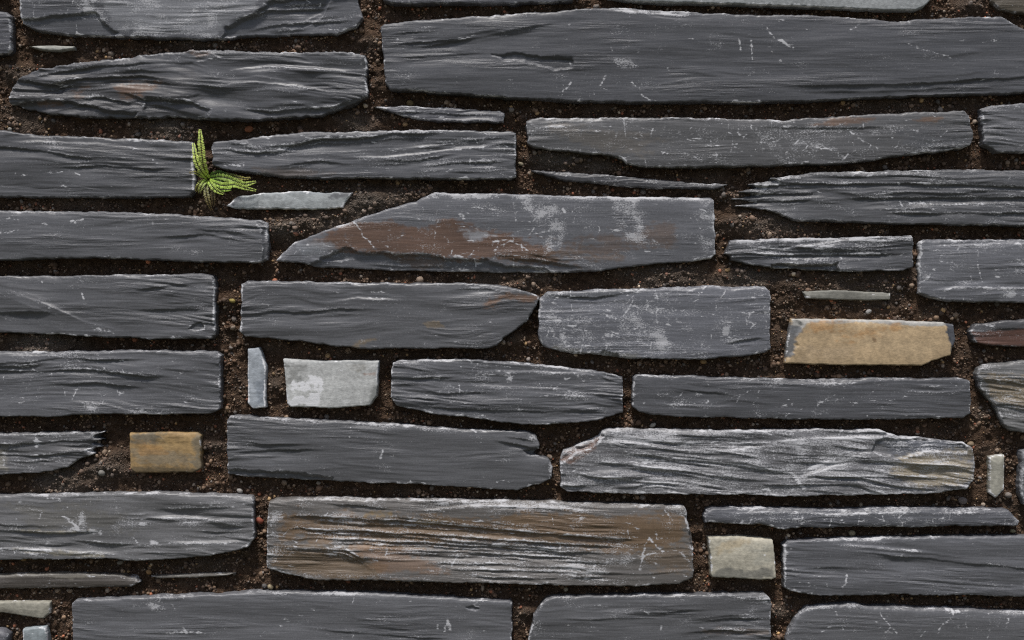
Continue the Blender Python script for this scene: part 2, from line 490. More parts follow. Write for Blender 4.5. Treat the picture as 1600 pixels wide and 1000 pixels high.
    # arris: rounded (more on top than below), worn pale in places
    gyv, gxv = np.gradient(blur(S, 1), res)
    gl = np.sqrt(gxv ** 2 + gyv ** 2) + 1e-4
    gxv = gxv / gl; gyv = gyv / gl
    Rn = R * (0.8 + 0.55 * perlin((X + ox) / 40, (Y + oy) / 40, seed + 85)) * (0.75 + 0.75 * np.clip(gyv, 0, 1) - 0.15 * np.clip(-gyv, 0, 1))
    q = np.clip(1 - Si / np.maximum(Rn, 0.8), 0, 1)
    H -= Rn * (1 - np.sqrt(np.maximum(1 - q * q, 0)))
    H -= 0.5 * pillow[0] * np.exp(-Si / (0.6 * pillow[1]))
    topn = np.clip(gyv, 0, 1) * np.clip(0.75 + 1.1 * perlin((X + ox) / 75, (Y + oy) / 400, seed + 87), 0.0, 1.7)
    H -= topbev * topn * np.exp(-Si / (5.5 + 3.0 * perlin((X + ox) / 110, Y * 0, seed + 88)))
    side = np.abs(gxv) ** 2
    rim = np.clip(0.45 + 1.0 * perlin((X + ox) / 95, (Y + oy) / 60, seed + 89) + 1.0 * fbm((X + ox) / 30, (Y + oy) / 30, seed + 86, 3, 0.7), 0, 1.6)
    W += (S > -1.6) * np.exp(-(Si / (1.8 + 1.4 * rim)) ** 2) * edge_scuff * (1.35 * rim + side * (0.9 + 1.6 * s2 + 0.8 * s1))
    D += 0.32 * np.exp(-(Si / 4.5) ** 2) * (0.35 + 0.65 * np.clip(gyv, 0, 1)) * np.clip(rim, 0, 1.2) * (edge_scuff / 0.3)  # pale along the edges, most on top: wear mixed with painted sheen
    D += 0.2 * np.clip(crest, 0, 1) * (ridge_scuff / 0.25) + LD
    # sides run back into the mortar
    out = np.clip(-S, 0, 9)
    H -= out / 9 * depth
    W -= 0.6 * sstep(1.0, 4.0, out); D = D - 0.8 * sstep(0.5, 3.0, out)
    XX = X + gxv * out * 0.86; YY = Y + gyv * out * 0.86
    keep = S > -9.5
    qd = keep[:-1, :-1] & keep[1:, :-1] & keep[:-1, 1:] & keep[1:, 1:]
    idx = np.arange(X.size).reshape(X.shape)
    F = np.stack([idx[:-1, :-1][qd], idx[1:, :-1][qd], idx[1:, 1:][qd], idx[:-1, 1:][qd]], 1)
    used = np.unique(F)
    remap = np.full(X.size, -1, np.int64); remap[used] = np.arange(len(used))
    F = remap[F]
    V = np.stack([wx(XX.ravel()[used]), -H.ravel()[used] / 1000.0, wz(YY.ravel()[used])], 1)
    Cc = np.concatenate([np.clip(C.reshape(-1, 3)[used], 0.004, 0.8), np.ones((len(used), 1), np.float32)], 1)
    ob = mesh_from(name, V, F, M_PALE if pale else M_SLATE, wall,
                   {'tint': ('FLOAT_COLOR', Cc), 'scuff': ('FLOAT', np.clip(W.ravel()[used], -0.6, 1.2)), 'dust_sheen': ('FLOAT', np.clip(D.ravel()[used], -0.6, 1.2)), 'fibre': ('FLOAT', np.clip(fm.ravel()[used], 0, 1))})
    if label:
        ob['label'] = label
    ALL.append(P)
    return ob

ALL = []
# ------------------------------------------------------------------ stones, course by course from the top
stone([(-200,15),(8,18),(16,24),(16,78),(10,83),(-200,85)], seed=1, lay=(2.4,16), scuff=0.06)
stone([(60,-66),(300,-70),(545,-60),(560,-10),(559,0),(566,26),(555,41),(525,51),(450,53),(375,55),(356,60),(319,61),(250,59),(172,56),(100,53),(49,45),(34,36),(30,15),(32,-40)],
      seed=2, base=(0.12,0.123,0.135), lay=(1.2,18), scuff=0.05, scratches=60, flecks=16, ends=(0.3,0.3), tilt=(0,-3), und=1.0,
      feats=[('stain',[(150,-30),(420,-30),(400,15),(350,40),(330,56),(180,50)],(0.22,0.224,0.24),0.9,7),('frost',[(180,-20),(400,-20),(330,50),(200,46)],0.2,14),('chip',[(20,30),(60,28),(100,22),(150,18),(165,38),(185,52),(170,62),(40,60)],4.5,4,0.35),
             ('chip',[(345,60),(352,42),(400,18),(420,2),(500,-8),(580,-20),(580,60)],6,5,0.3),
             ('over',[(352,34),(420,16),(500,13),(540,6)],4,9),('over',[(380,48),(440,36),(520,32),(560,30)],4,9),
             ('lip',[(470,44),(500,28),(515,2),(520,-12)],3,12,0.4),
             ('frost',[(125,-10),(165,-10),(150,12),(175,40),(150,30),(120,8)],0.4,8),
             ('frost',[(170,36),(300,50),(345,56),(200,54)],0.35,5),
             ('mark',[(199,-4),(200,9)],1.4,0.6),('mark',[(240,36),(246,26)],1.3,0.6),('mark',[(300,24),(303,12)],1.3,0.55)],
      label='broad grey stone with a flat scratched face and flaked ends')
stone([(41,70),(75,69),(112,70),(113,75),(90,78),(66,77)], seed=3, base=(0.30,0.30,0.27), pale=True, R=1.5, rag=0.3, und=0.5, lay=(0.3,6), proud=-6, pillow=(0.5,6), edge_scuff=0.1, flecks=0)
stone([(11,146),(18,130),(36,116),(75,103),(150,94),(225,87),(300,77),(375,79),(487,81),(560,83),(572,86),(574,150),(555,163),(506,179),(431,186),(356,187),(281,183),(187,184),(94,180),(45,172),(15,161)],
      seed=4, base=(0.088,0.0898,0.097), lay=(4.0,19), lay_mask=(-0.5,0.2), und=4.2, und_s=(120,34), scuff=-0.02, streak=0.7, warp=20, lay_ang=2, lay_sharp=0.4,
      rag=1.7, feats=[('dome',10,145,50,44,-10),('chip',[(5,165),(60,156),(120,160),(170,172),(215,176),(200,195),(5,190)],7,5,0.3),('chip',[(5,120),(60,128),(110,136),(90,148),(5,150)],5,4,0.4),('chip',[(228,150),(300,160),(330,172),(320,190),(220,190)],4,5,0.3),('stain',[(10,120),(150,110),(300,112),(310,180),(100,182),(12,165)],(0.062,0.06,0.062),0.6,16),('dome',325,152,26,22,-7),('dome',420,128,70,16,4,8),('dome',250,150,60,12,4,10),('dome',130,150,60,16,-3),
             ('over',[(36,122),(120,108),(220,98),(300,98),(330,108)],4,10),('over',[(40,140),(130,122),(220,118),(290,128)],5,14),
             ('over',[(60,168),(150,150),(200,160),(240,150)],4,10),('over',[(190,142),(230,156),(300,158),(318,150)],5,10,1.2),
             ('lip',[(330,136),(400,128),(480,138),(560,150)],4,11),('lip',[(350,110),(430,104),(570,112)],4,10),
             ('over',[(360,170),(430,174),(520,166),(572,150)],4,9,1.6),('lip',[(300,90),(330,84),(350,92)],3,6),
             ('mark',[(318,84),(330,92),(346,90)],2.5,0.6),
             ('stain',[(180,138),(200,128),(250,132),(222,150),(190,150)],RUST,0.6,9),('stain',[(105,140),(140,135),(120,150)],RUST,0.5,8),
             ('stain',[(60,160),(90,155),(100,162),(70,166)],RUST,0.5,7),('stain',[(290,80),(325,84),(310,94)],RUST,0.4,6),
             ('mark',[(565,98),(572,120),(573,148)],2.5,0.4)],
      label='dark wavy stone with deep folds and rusty patches')
stone([(594,42),(601,37),(669,30),(740,25),(837,19),(931,13),(987,12),(1075,18),(1169,23),(1262,23),(1349,28),(1401,34),(1450,28),(1566,25),(1600,45),(1660,60),(1690,80),(1690,140),(1600,145),(1506,148),(1412,151),(1300,156),(1187,160),(1112,159),(1000,160),(931,159),(856,156),(725,148),(650,142),(609,139),(602,129)],
      seed=5, base=(0.098,0.1002,0.109), lay=(1.5,26), lay_mask=(0.2,0.7), und=2.4, und_s=(260,60), scuff=-0.02, flecks=16, scratches=10, ends=(1.6,0.2), tilt=(0,-1.0), streak=0.42,
      feats=[('chip',[(768,86),(800,83),(850,88),(895,91),(896,108),(865,110),(820,97),(790,95)],3.4,3,0.1),
             ('over',[(640,76),(700,66),(760,56),(830,42),(880,34)],3,16,0.2),('over',[(605,70),(660,66),(740,60)],2.5,9,0.3),
             ('over',[(612,92),(680,86),(770,82)],2.0,9,0.2),('over',[(606,54),(650,50),(700,48)],2,6),
             ('over',[(1230,134),(1400,132),(1500,126),(1690,114)],3.4,14,0.2),
             ('lip',[(940,16),(1000,20),(1080,26)],3,8),('frost',[(935,14),(1040,14),(1100,22),(1075,26),(980,20)],0.5,3),
             ('mark',[(1154,62),(1157,79)],1.5,0.8),('mark',[(1173,64),(1175,93)],1.6,0.85),('mark',[(1198,46),(1208,58),(1222,66)],2.6,0.75),('mark',[(1222,66),(1238,74)],3.6,0.75),
             ('mark',[(1202,74),(1207,82)],2.2,0.6),('mark',[(1218,94),(1224,98)],2.2,0.5),
             ('mark',[(893,127),(884,140)],1.5,0.8),('mark',[(881,142),(876,154)],1.3,0.7),('mark',[(947,118),(938,132)],2.0,0.9),
             ('frost',[(950,92),(985,92),(998,104),(970,110)],0.45,5),('mark',[(987,129),(992,133)],1.6,0.7),('mark',[(1044,106),(1046,112)],2,0.7),
             ('mark',[(1003,149),(1012,155),(1024,158)],2.0,0.7),('mark',[(714,62),(735,58),(752,48)],1.6,0.5),
             ('mark',[(1419,70),(1450,80),(1486,90)],2.2,0.5),('mark',[(1329,46),(1340,40),(1350,32)],1.6,0.5),('mark',[(740,27),(760,24),(806,22)],2.4,0.6),
             ('mark',[(984,22),(984,72)],1.4,0.35)],
      label='very long smooth grey stone, the largest in the wall')
stone([(588,-52),(905,-55),(895,1),(800,5),(700,5),(620,5),(598,2)], seed=6, lay=(1.2,18), scuff=0.02)
stone([(932,-50),(1200,-55),(1460,-50),(1454,0),(1445,10),(1430,15),(1375,15),(1225,8),(1112,5),(1000,2),(950,-5)], seed=7, base=(0.34,0.355,0.36), pale=True, und=1.2, lay=(0.6,14), rag=0.6, streak=0.2, label='pale whitish stone cut off by the top of the picture')
stone([(1550,-50),(1660,-50),(1700,0),(1660,28),(1600,18),(1565,12),(1552,0)], seed=8, base=(0.10,0.085,0.065), proud=-10, label='dark brownish stone in the top right corner')

stone([(581,165),(650,164),(725,168),(781,172),(787,175),(786,190),(740,190),(669,187),(631,181),(605,172)], seed=9, lay=(2.6,9), lay_mask=(-0.6,0.1), scuff=0.10, R=2, proud=-5, ends=(2,1), pillow=(1.5,8),
      feats=[('over',[(600,172),(660,174),(740,178),(787,180)],3,7)])
stone([(-120,196),(0,203),(56,210),(150,214),(262,218),(298,220),(302,225),(303,299),(296,306),(225,309),(112,308),(0,307),(-120,304)],
      seed=10, base=(0.092,0.0936,0.10), lay=(2.4,19), lay_mask=(-0.3,0.4), scuff=0.0, flecks=22, streak=0.6, ends=(0,1.2), lay_ang=2, und=2.6,
      feats=[('over',[(-60,226),(40,232),(140,246),(240,248)],3,10,0.3),('over',[(60,262),(160,258),(240,264),(300,262)],3,9,0.3),('lip',[(0,222),(90,222),(180,226)],2,8),
             ('mark',[(22,270),(32,274),(42,272)],2,0.6),('mark',[(116,270),(124,272)],2,0.7),('mark',[(238,250),(246,254)],2.2,0.8),('mark',[(300,224),(302,296)],2,0.35),
             ('mark',[(70,270),(95,268)],1.4,0.6),('dome',60,250,90,18,2.5)])
stone([(330,230),(334,221),(375,217),(431,210),(487,206),(612,204),(687,203),(798,204),(806,208),(806,276),(799,280),(687,279),(594,278),(544,279),(450,276),(394,270),(349,264),(332,258)],
      seed=11, base=(0.096,0.098,0.106), lay=(2.2,18), lay_mask=(-0.3,0.35), scuff=0.05, flecks=14, scratches=16, ends=(1.2,1.2), streak=0.6, lay_sharp=0.35,
      feats=[('over',[(400,230),(440,226),(462,226),(500,217),(560,216),(620,208),(700,208)],5,15,1.6),('over',[(335,232),(400,238),(470,236)],4,10,1.0),
             ('lip',[(520,246),(600,246),(680,238),(740,230),(800,222)],4,10,1.5),('over',[(640,262),(720,254),(806,252)],3,6,1.0),('over',[(590,252),(650,250),(720,240)],3,9),
             ('over',[(420,260),(500,252),(560,256)],3,9,0.4),('over',[(690,270),(806,266)],2.2,5),('over',[(650,224),(720,220),(806,214)],3,7),
             ('stain',[(395,262),(520,268),(450,276)],WARM,0.4,8),('mark',[(350,258),(380,257)],2.6,0.55),('mark',[(432,232),(446,232)],3,0.7),('mark',[(470,212),(500,218),(497,231)],2,0.4)])
stone([(823,188),(832,184),(875,183),(987,183),(1100,184),(1225,187),(1300,182),(1375,177),(1487,173),(1506,173),(1514,180),(1520,210),(1519,225),(1506,232),(1450,238),(1375,248),(1319,256),(1187,259),(1075,261),(1006,261),(980,255),(972,247),(950,242),(894,237),(837,231),(824,225)],
      seed=12, base=(0.115,0.115,0.118), lay=(1.0,15), lay_mask=(0.2,0.7), und=1.2, scuff=0.09, scratches=130, flecks=60, tilt=(0,-1), streak=0.45, ends=(0.3,0.6),
      feats=[('stain',[(860,200),(960,200),(1040,220),(1000,240),(900,225)],(0.14,0.125,0.11),0.6,16),('stain',[(1255,196),(1330,186),(1375,184),(1340,192)],RUST,0.6,6),('stain',[(1425,188),(1470,184),(1460,192)],RUST,0.6,6),
             ('stain',[(1400,206),(1520,190),(1520,232),(1440,236)],(0.085,0.087,0.095),0.7,14),
             ('lip',[(824,194),(880,190),(960,188)],2,6),('over',[(1170,198),(1300,200),(1400,198)],1.5,9,0.2),('frost',[(1180,196),(1280,196),(1310,240),(1200,250)],0.16,16),
             ('mark',[(1200,226),(1228,212),(1228,204)],1.8,0.5),('mark',[(1330,206),(1346,196),(1356,190)],1.3,0.4),('mark',[(1322,200),(1350,222),(1372,232)],1.4,0.45)],
      label='long grey stone covered in fine pale scratches')
stone([(1534,170),(1544,165),(1600,160),(1700,156),(1700,238),(1600,238),(1559,238),(1551,231),(1538,225)], seed=13, base=(0.12,0.122,0.13), lay=(2.6,14), lay_mask=(-0.5,0.2), scuff=0.12, ends=(1.5,0), streak=0.8)
stone([(830,266),(862,265),(950,272),(1040,280),(1137,288),(1122,294),(1030,294),(950,288),(880,280)], seed=14, base=(0.058,0.058,0.063), R=2, rag=1.1, proud=-7, lay=(1.5,5), pillow=(1,6), scuff=0.05, und=0.8)
stone([(1156,299),(1196,292),(1172,287),(1216,282),(1206,278),(1240,273),(1270,268),(1375,267),(1487,264),(1600,266),(1700,268),(1700,352),(1600,352),(1450,351),(1337,347),(1240,344),(1198,327),(1150,321),(1182,315),(1145,310),(1186,303)],
      seed=15, base=(0.10,0.1016,0.108), lay=(3.0,17), lay_mask=(-0.5,0.2), und=1.8, und_s=(320,30), warp=6, scuff=0.05, ends=(2.5,0), streak=0.7, flecks=10, lay_ang=1,
      feats=[('dome',1150,306,62,34,-11),('over',[(1150,296),(1190,292),(1260,284)],4,6,1.4),('over',[(1150,306),(1200,303),(1290,300)],4,6,1.4),('over',[(1150,316),(1200,314),(1280,312)],4,6,1),
             ('over',[(1200,284),(1300,288),(1420,286),(1600,292),(1700,290)],4,9),('over',[(1300,310),(1450,308),(1600,308),(1700,306)],5,12,1),('lip',[(1400,322),(1500,318),(1700,318)],3,8,1.4),
             ('over',[(1380,332),(1500,333),(1700,331)],4,8,0.8),('mark',[(1404,286),(1406,289)],2,0.8),('mark',[(1434,286),(1452,287)],2,0.7),('mark',[(1408,315),(1410,322)],1.8,0.8),('mark',[(1420,318),(1456,317)],1.6,0.6),
             ('lip',[(1225,306),(1180,309),(1160,312),(1290,307)],3,6,1)],
      label='grooved grey stone with a splintered left end')

stone([(-150,326),(0,329),(150,330),(300,336),(405,344),(417,348),(419,352),(418,406),(405,410),(319,409),(187,404),(142,401),(75,405),(0,406),(-150,404)],
      seed=16, base=(0.108,0.11,0.118), lay=(1.6,16), lay_mask=(0.1,0.6), und=1.6, scuff=-0.02, flecks=14, ends=(0,2.2), streak=0.5,
      feats=[('mark',[(12,341),(28,343)],2,0.6),('mark',[(112,346),(130,343)],2,0.7),('mark',[(0,364),(18,362),(30,358)],2.2,0.6),('mark',[(66,350),(74,350)],2,0.6),
             ('chip',[(398,346),(425,346),(425,415),(409,415),(411,380),(408,356)],3,4,0.5),('frost',[(270,388),(310,388),(350,400),(300,398)],0.35,7),
             ('over',[(230,372),(320,366),(405,380)],2.4,8,0.3),('over',[(290,358),(350,360),(408,372)],2,8,0.2)])
stone([(352,321),(371,307),(397,302),(450,298),(506,300),(550,300),(541,314),(536,324),(487,327),(375,326)], seed=17, base=(0.36,0.38,0.385), pale=True, R=2.2, proud=-4, und=1.0, lay=(0.5,10), pillow=(1.5,9), streak=0.15,
      feats=[('stain',[(520,298),(556,298),(538,306),(515,308)],GREY,0.8,5),('stain',[(352,321),(371,307),(378,314),(366,322)],GREY,0.8,4),('stain',[(400,300),(520,298),(515,304),(410,306)],(0.24,0.26,0.28),0.7,5)],
      label='small pale grey sliver beneath the fern')
stone([(432,407),(438,396),(460,379),(500,362),(552,344),(580,334),(612,323),(650,314),(660,307),(680,300),(800,302),(912,306),(1100,308),(1112,309),(1116,313),(1119,398),(1112,404),(1075,409),(1000,414),(969,419),(931,424),(875,426),(800,426),(725,424),(612,422),(537,418),(492,417),(476,412)],
      seed=18, base=(0.128,0.131,0.143), lay=(0.8,18), lay_mask=(0.3,0.8), und=1.3, scuff=0.07, scratches=110, flecks=50, ends=(0,0.2), tilt=(0,-0.5), streak=0.3, rag=0.8,
      feats=[('stain',[(474,384),(552,346),(612,345),(630,358),(700,348),(770,354),(790,368),(860,380),(870,408),(760,408),(700,402),(600,396),(540,392)],BROWN,0.92,12),
             ('stain',[(880,384),(930,372),(1010,352),(1052,352),(1045,378),(960,392),(890,398)],(0.12,0.08,0.058),0.6,18),
             ('stain',[(760,396),(880,390),(970,398),(930,412),(800,408)],(0.125,0.085,0.06),0.6,12),
             ('stain',[(715,360),(760,360),(775,368),(740,374)],FROST,0.6,6),('stain',[(463,380),(505,376),(525,384),(500,400),(465,396)],(0.22,0.23,0.25),0.8,9),
             ('chip',[(520,394),(540,386),(565,394),(620,397),(670,397),(700,404),(760,406),(790,415),(850,418),(880,432),(500,440),(470,420)],6.5,4,0.28),
             ('over',[(770,404),(830,404),(880,412),(930,420)],4,10,0.8),('over',[(560,412),(640,416),(720,416)],3,8,0.8),('lip',[(480,404),(520,408),(560,404)],2.5,7,0.6),
             ('stain',[(600,398),(640,396),(700,406),(690,416),(620,414)],(0.12,0.08,0.055),0.55,7),
             ('mark',[(553,347),(563,360),(566,368),(578,378),(584,386)],1.6,0.75),('mark',[(690,364),(700,376),(702,386)],1.2,0.5),('mark',[(680,362),(678,386)],1.3,0.5),
             ('mark',[(660,358),(560,390)],1.0,0.25),('mark',[(780,384),(800,376),(815,384),(825,392)],1.5,0.6),('mark',[(770,378),(790,374),(806,380)],1.3,0.6),
             ('mark',[(720,334),(724,340)],3.5,0.8),('mark',[(748,325),(776,328)],1.6,0.6),('mark',[(880,327),(884,332)],2.6,0.9),('mark',[(894,329),(896,333)],2,0.7),
             ('frost',[(815,312),(860,312),(880,336),(845,350),(820,330)],0.34,8),('frost',[(860,345),(885,340),(880,386),(850,398),(856,366)],0.34,7),('frost',[(955,310),(1000,310),(1010,350),(965,352)],0.36,10),
             ('frost',[(1000,350),(1030,380),(970,376)],0.4,8),('frost',[(1090,312),(1119,312),(1119,400),(1095,395)],0.22,8),('frost',[(660,302),(1100,308),(1100,313),(670,310)],0.35,3),('mark',[(800,305),(806,345)],1.3,0.4)],
      label='large wedge shaped grey stone with reddish brown staining')
stone([(1133,396),(1139,384),(1142,375),(1225,372),(1337,370),(1424,368),(1427,379),(1427,417),(1412,423),(1319,424),(1262,421),(1210,418),(1169,413),(1144,407),(1142,400)],
      seed=19, base=(0.098,0.1,0.108), lay=(3.0,12), lay_mask=(-0.6,0.1), scuff=0.10, ends=(2,0.4), streak=0.7, flecks=10,
      feats=[('lip',[(1140,384),(1230,388),(1320,376),(1424,374)],3,6,1.4),('over',[(1150,396),(1240,398),(1330,398),(1424,396)],4,8,1.3),('chip',[(1205,412),(1290,414),(1310,410),(1312,430),(1200,430)],8,3,0.2),
             ('over',[(1160,388),(1220,384),(1290,388)],3,8),('frost',[(1145,372),(1424,369),(1424,374),(1300,377),(1150,379)],0.4,4),('lip',[(1180,402),(1260,404),(1320,402)],2,6,1.5)])
stone([(1437,384),(1440,377),(1446,374),(1600,373),(1680,374),(1680,473),(1600,473),(1487,471),(1457,466),(1437,458)],
      seed=20, base=(0.125,0.128,0.14), lay=(1.0,14), lay_mask=(0.2,0.7), und=1.2, scuff=0.08, scratches=40, flecks=25, ends=(0.6,0), R=5,
      feats=[('lip',[(1440,386),(1500,384),(1560,380),(1680,382)],2,6,1.2),('lip',[(1440,456),(1500,448),(1560,450),(1680,446)],2.5,7,1.4),('mark',[(1524,382),(1530,396),(1528,412),(1536,440)],1.6,0.6),('mark',[(1545,384),(1532,396)],1.4,0.5),
             ('mark',[(1452,430),(1448,436)],4,0.6),('frost',[(1570,450),(1590,452),(1585,466),(1565,464)],0.4,6)])

stone([(-90,433),(0,431),(112,431),(187,429),(319,428),(332,430),(336,436),(337,522),(330,529),(244,530),(150,526),(75,522),(0,519),(-90,516)],
      seed=21, base=(0.098,0.0996,0.106), lay=(2.2,20), lay_mask=(0.0,0.5), und=2.4, scuff=-0.02, flecks=10, ends=(0,1.8), streak=0.6, lay_ang=4,
      feats=[('over',[(-90,486),(0,487),(60,487),(110,488)],4,22,0.3),('lip',[(0,450),(80,478),(130,502),(200,520)],2.5,26,0.4),('over',[(190,482),(260,484),(337,480)],2.5,8,0.2),('over',[(200,456),(260,446),(337,440)],2.5,8,0.2),
             ('mark',[(128,459),(131,466)],2.4,0.8),('mark',[(143,513),(170,516),(178,520)],2.4,0.6),('mark',[(150,432),(152,442)],1.2,0.5),('mark',[(64,438),(66,442)],1.6,0.6),
             ('chip',[(292,515),(300,507),(315,503),(318,512),(305,519)],2.5,2,0.5),('mark',[(334,440),(336,520)],2.2,0.5)])
stone([(377,444),(386,438),(487,440),(600,442),(725,442),(781,445),(819,454),(837,460),(844,464),(837,481),(822,503),(800,520),(787,528),(777,541),(762,544),(650,544),(575,545),(525,541),(469,533),(382,526),(376,518)],
      seed=22, base=(0.108,0.1098,0.117), lay=(1.8,17), lay_mask=(0.0,0.55), und=2.2, und_s=(130,36), scuff=-0.02, flecks=10, ends=(1,0.4), streak=0.65, warp=20, lay_ang=-1,
      feats=[('stain',[(790,455),(830,460),(842,466),(830,474),(795,470),(760,476)],RUST,0.7,8),('stain',[(660,506),(685,500),(690,508),(670,512)],OCHRE,0.4,5),('stain',[(545,540),(580,526),(592,530),(560,542)],OCHRE,0.4,5),
             ('over',[(380,484),(460,488),(530,482),(600,484)],3,11,0.3),('lip',[(500,474),(560,466),(640,470)],2.5,10,0.4),('over',[(700,452),(760,450),(810,462)],2,9),
             ('mark',[(676,522),(684,526)],2.4,0.6),('mark',[(580,456),(600,457)],1.6,0.6),('mark',[(570,464),(602,466)],1.4,0.6),('dome',800,490,30,20,-3),('mark',[(378,446),(377,520)],2,0.35),('frost',[(690,514),(770,526),(760,542),(660,540)],0.12,10)])
stone([(843,467),(856,456),(950,451),(1000,451),(1112,446),(1197,448),(1205,454),(1204,544),(1195,552),(1157,558),(1075,562),(987,561),(931,554),(875,550),(849,541),(842,529)],
      seed=23, base=(0.15,0.1544,0.172), lay=(0.8,15), lay_mask=(0.3,0.8), und=1.4, scuff=0.13, scratches=110, flecks=70, ends=(0.4,0.6), R=4.5, streak=0.35,
      feats=[('frost',[(850,480),(930,486),(1010,470),(1050,480),(1040,540),(980,556),(900,540),(850,536)],0.17,18),('frost',[(1000,528),(1040,525),(1050,550),(1005,550)],0.3,10),('chip',[(920,558),(940,548),(965,552),(972,570),(915,570)],6,4,0.1),
             ('over',[(850,462),(930,464),(1000,456)],3,7,0.3),('stain',[(845,455),(960,455),(1010,454),(930,466),(850,470)],(0.08,0.083,0.09),0.8,6),('stain',[(850,540),(930,550),(1000,556),(960,564),(880,556)],(0.13,0.125,0.10),0.6,6),
             ('mark',[(878,522),(884,538)],4.5,0.5),('over',[(1130,536),(1170,530),(1204,528)],3,6,0.6),('frost',[(1130,510),(1140,510),(1138,524),(1130,524)],0.5,3)],
      label='short blue grey stone with heavy pale scuffing')
stone([(1255,455),(1307,453),(1350,455),(1394,457),(1394,468),(1337,469),(1262,466)], seed=24, base=(0.20,0.195,0.17), pale=True, R=1.8, rag=0.4, proud=-8, und=0.8, lay=(0.8,6), pillow=(0.8,6), edge_scuff=0.15, flecks=2, label='thin pale grey sliver above the tan stone')
stone([(1238,498),(1337,499),(1476,503),(1493,507),(1496,530),(1487,556),(1457,564),(1442,571),(1337,571),(1229,568),(1231,544)],
      seed=25, base=(0.47,0.345,0.205), pale=True, und=0.9, lay=(0.4,14), scuff=-0.25, ridge_scuff=0.1, edge_scuff=0.2, rag=0.6, R=2.5, flecks=0, streak=0.15, tone=0.1,
      feats=[('stain',[(1240,495),(1480,500),(1480,508),(1440,510),(1330,505),(1262,505),(1250,520),(1236,520)],(0.38,0.38,0.37),0.9,3),('stain',[(1226,500),(1252,512),(1246,524),(1246,536),(1240,552),(1226,560)],(0.15,0.155,0.165),0.95,5),
             ('stain',[(1476,500),(1500,505),(1500,535),(1490,556),(1486,530)],(0.085,0.09,0.105),1.0,4),('stain',[(1270,508),(1330,508),(1400,514),(1370,522),(1290,520)],(0.43,0.25,0.11),0.8,14),
             ('stain',[(1350,535),(1400,532),(1470,540),(1440,560),(1380,552)],(0.44,0.33,0.20),0.6,12),('stain',[(1260,540),(1330,545),(1330,560),(1240,566)],(0.45,0.34,0.22),0.5,12),
             ('stain',[(1365,529),(1370,529),(1370,534),(1365,534)],(0.16,0.09,0.04),0.7,3),('chip',[(1240,495),(1256,508),(1246,524),(1248,540),(1236,560),(1222,570),(1222,495)],3,4,0.1),('chip',[(1476,500),(1500,500),(1500,560),(1486,558),(1488,540),(1482,520)],5,4,0.0)],
      label='tan flat faced stone with grey broken ends')
stone([(1519,518),(1525,506),(1600,499),(1700,497),(1700,543),(1600,543),(1544,540),(1525,535)], seed=26, base=(0.085,0.085,0.09), proud=-3, und=1.4, lay=(1.4,12), R=3,
      feats=[('stain',[(1520,520),(1560,514),(1700,512),(1700,545),(1530,542)],(0.10,0.05,0.036),0.95,4),('over',[(1520,516),(1600,512),(1700,511)],2,8,0.8)],
      label='dark reddish brown stone at the right edge')

stone([(-200,552),(0,549),(112,549),(187,547),(319,548),(338,550),(344,556),(344,638),(330,646),(262,648),(150,647),(75,651),(0,651),(-200,650)],
      seed=27, base=(0.098,0.0998,0.107), lay=(2.4,19), lay_mask=(-0.4,0.3), und=2.8, scuff=0.01, flecks=20, scratches=14, ends=(0,1), streak=0.6, warp=18, lay_ang=3,
      feats=[('over',[(-60,568),(40,566),(90,559),(170,562),(240,560)],4,12,1),('over',[(-60,578),(60,580),(130,576),(200,584),(270,592)],4,14,1.2),('over',[(60,600),(150,598),(240,608)],3,12,0.5),('lip',[(0,556),(80,554),(180,553)],2,5,1),
             ('frost',[(125,628),(160,630),(150,642),(135,640)],0.4,6),('mark',[(182,612),(188,620)],2.4,0.6),('mark',[(30,590),(36,598)],2.4,0.5),('mark',[(192,578),(195,584)],1.5,0.6),('frost',[(200,640),(250,636),(240,648),(205,648)],0.35,6),
             ('mark',[(10,622),(30,620),(46,624),(30,630),(12,628)],1.2,0.4),('mark',[(100,612),(140,606),(160,626)],1.4,0.35)])
stone([(386,545),(403,543),(410,560),(414,573),(414,637),(394,639),(386,630)], seed=28, base=(0.36,0.39,0.425), pale=True, R=1.8, rag=0.5, und=0.7, lay=(0.4,12), pillow=(1,7), proud=-3, scuff=0.0, flecks=1,
      feats=[('stain',[(400,596),(414,585),(414,625),(402,634),(398,615)],(0.16,0.185,0.22),0.6,7)], label='narrow upright bluish white sliver')
stone([(442,561),(506,564),(560,563),(591,564),(589,619),(577,633),(525,638),(454,636),(448,631),(447,604)], seed=29, base=(0.47,0.475,0.465), pale=True, R=2.5, rag=0.6, und=1.0, lay=(0.4,14), scuff=-0.12, flecks=2, edge_scuff=0.2,
      feats=[('frost',[(455,596),(470,592),(486,584),(500,590),(510,600),(500,622),(498,636),(450,636),(452,610)],0.85,7),('stain',[(448,572),(480,570),(470,592),(446,600)],(0.20,0.20,0.19),0.7,8),('stain',[(545,575),(570,568),(575,588),(555,592)],(0.26,0.25,0.225),0.7,9),
             ('stain',[(565,582),(588,580),(586,586),(568,587)],(0.30,0.17,0.12),0.5,3),('stain',[(582,606),(592,600),(588,630),(574,634)],(0.20,0.21,0.2),0.8,5),('stain',[(442,561),(590,564),(590,569),(446,568)],(0.27,0.28,0.28),0.6,4)],
      label='small whitish block with a bright white patch')
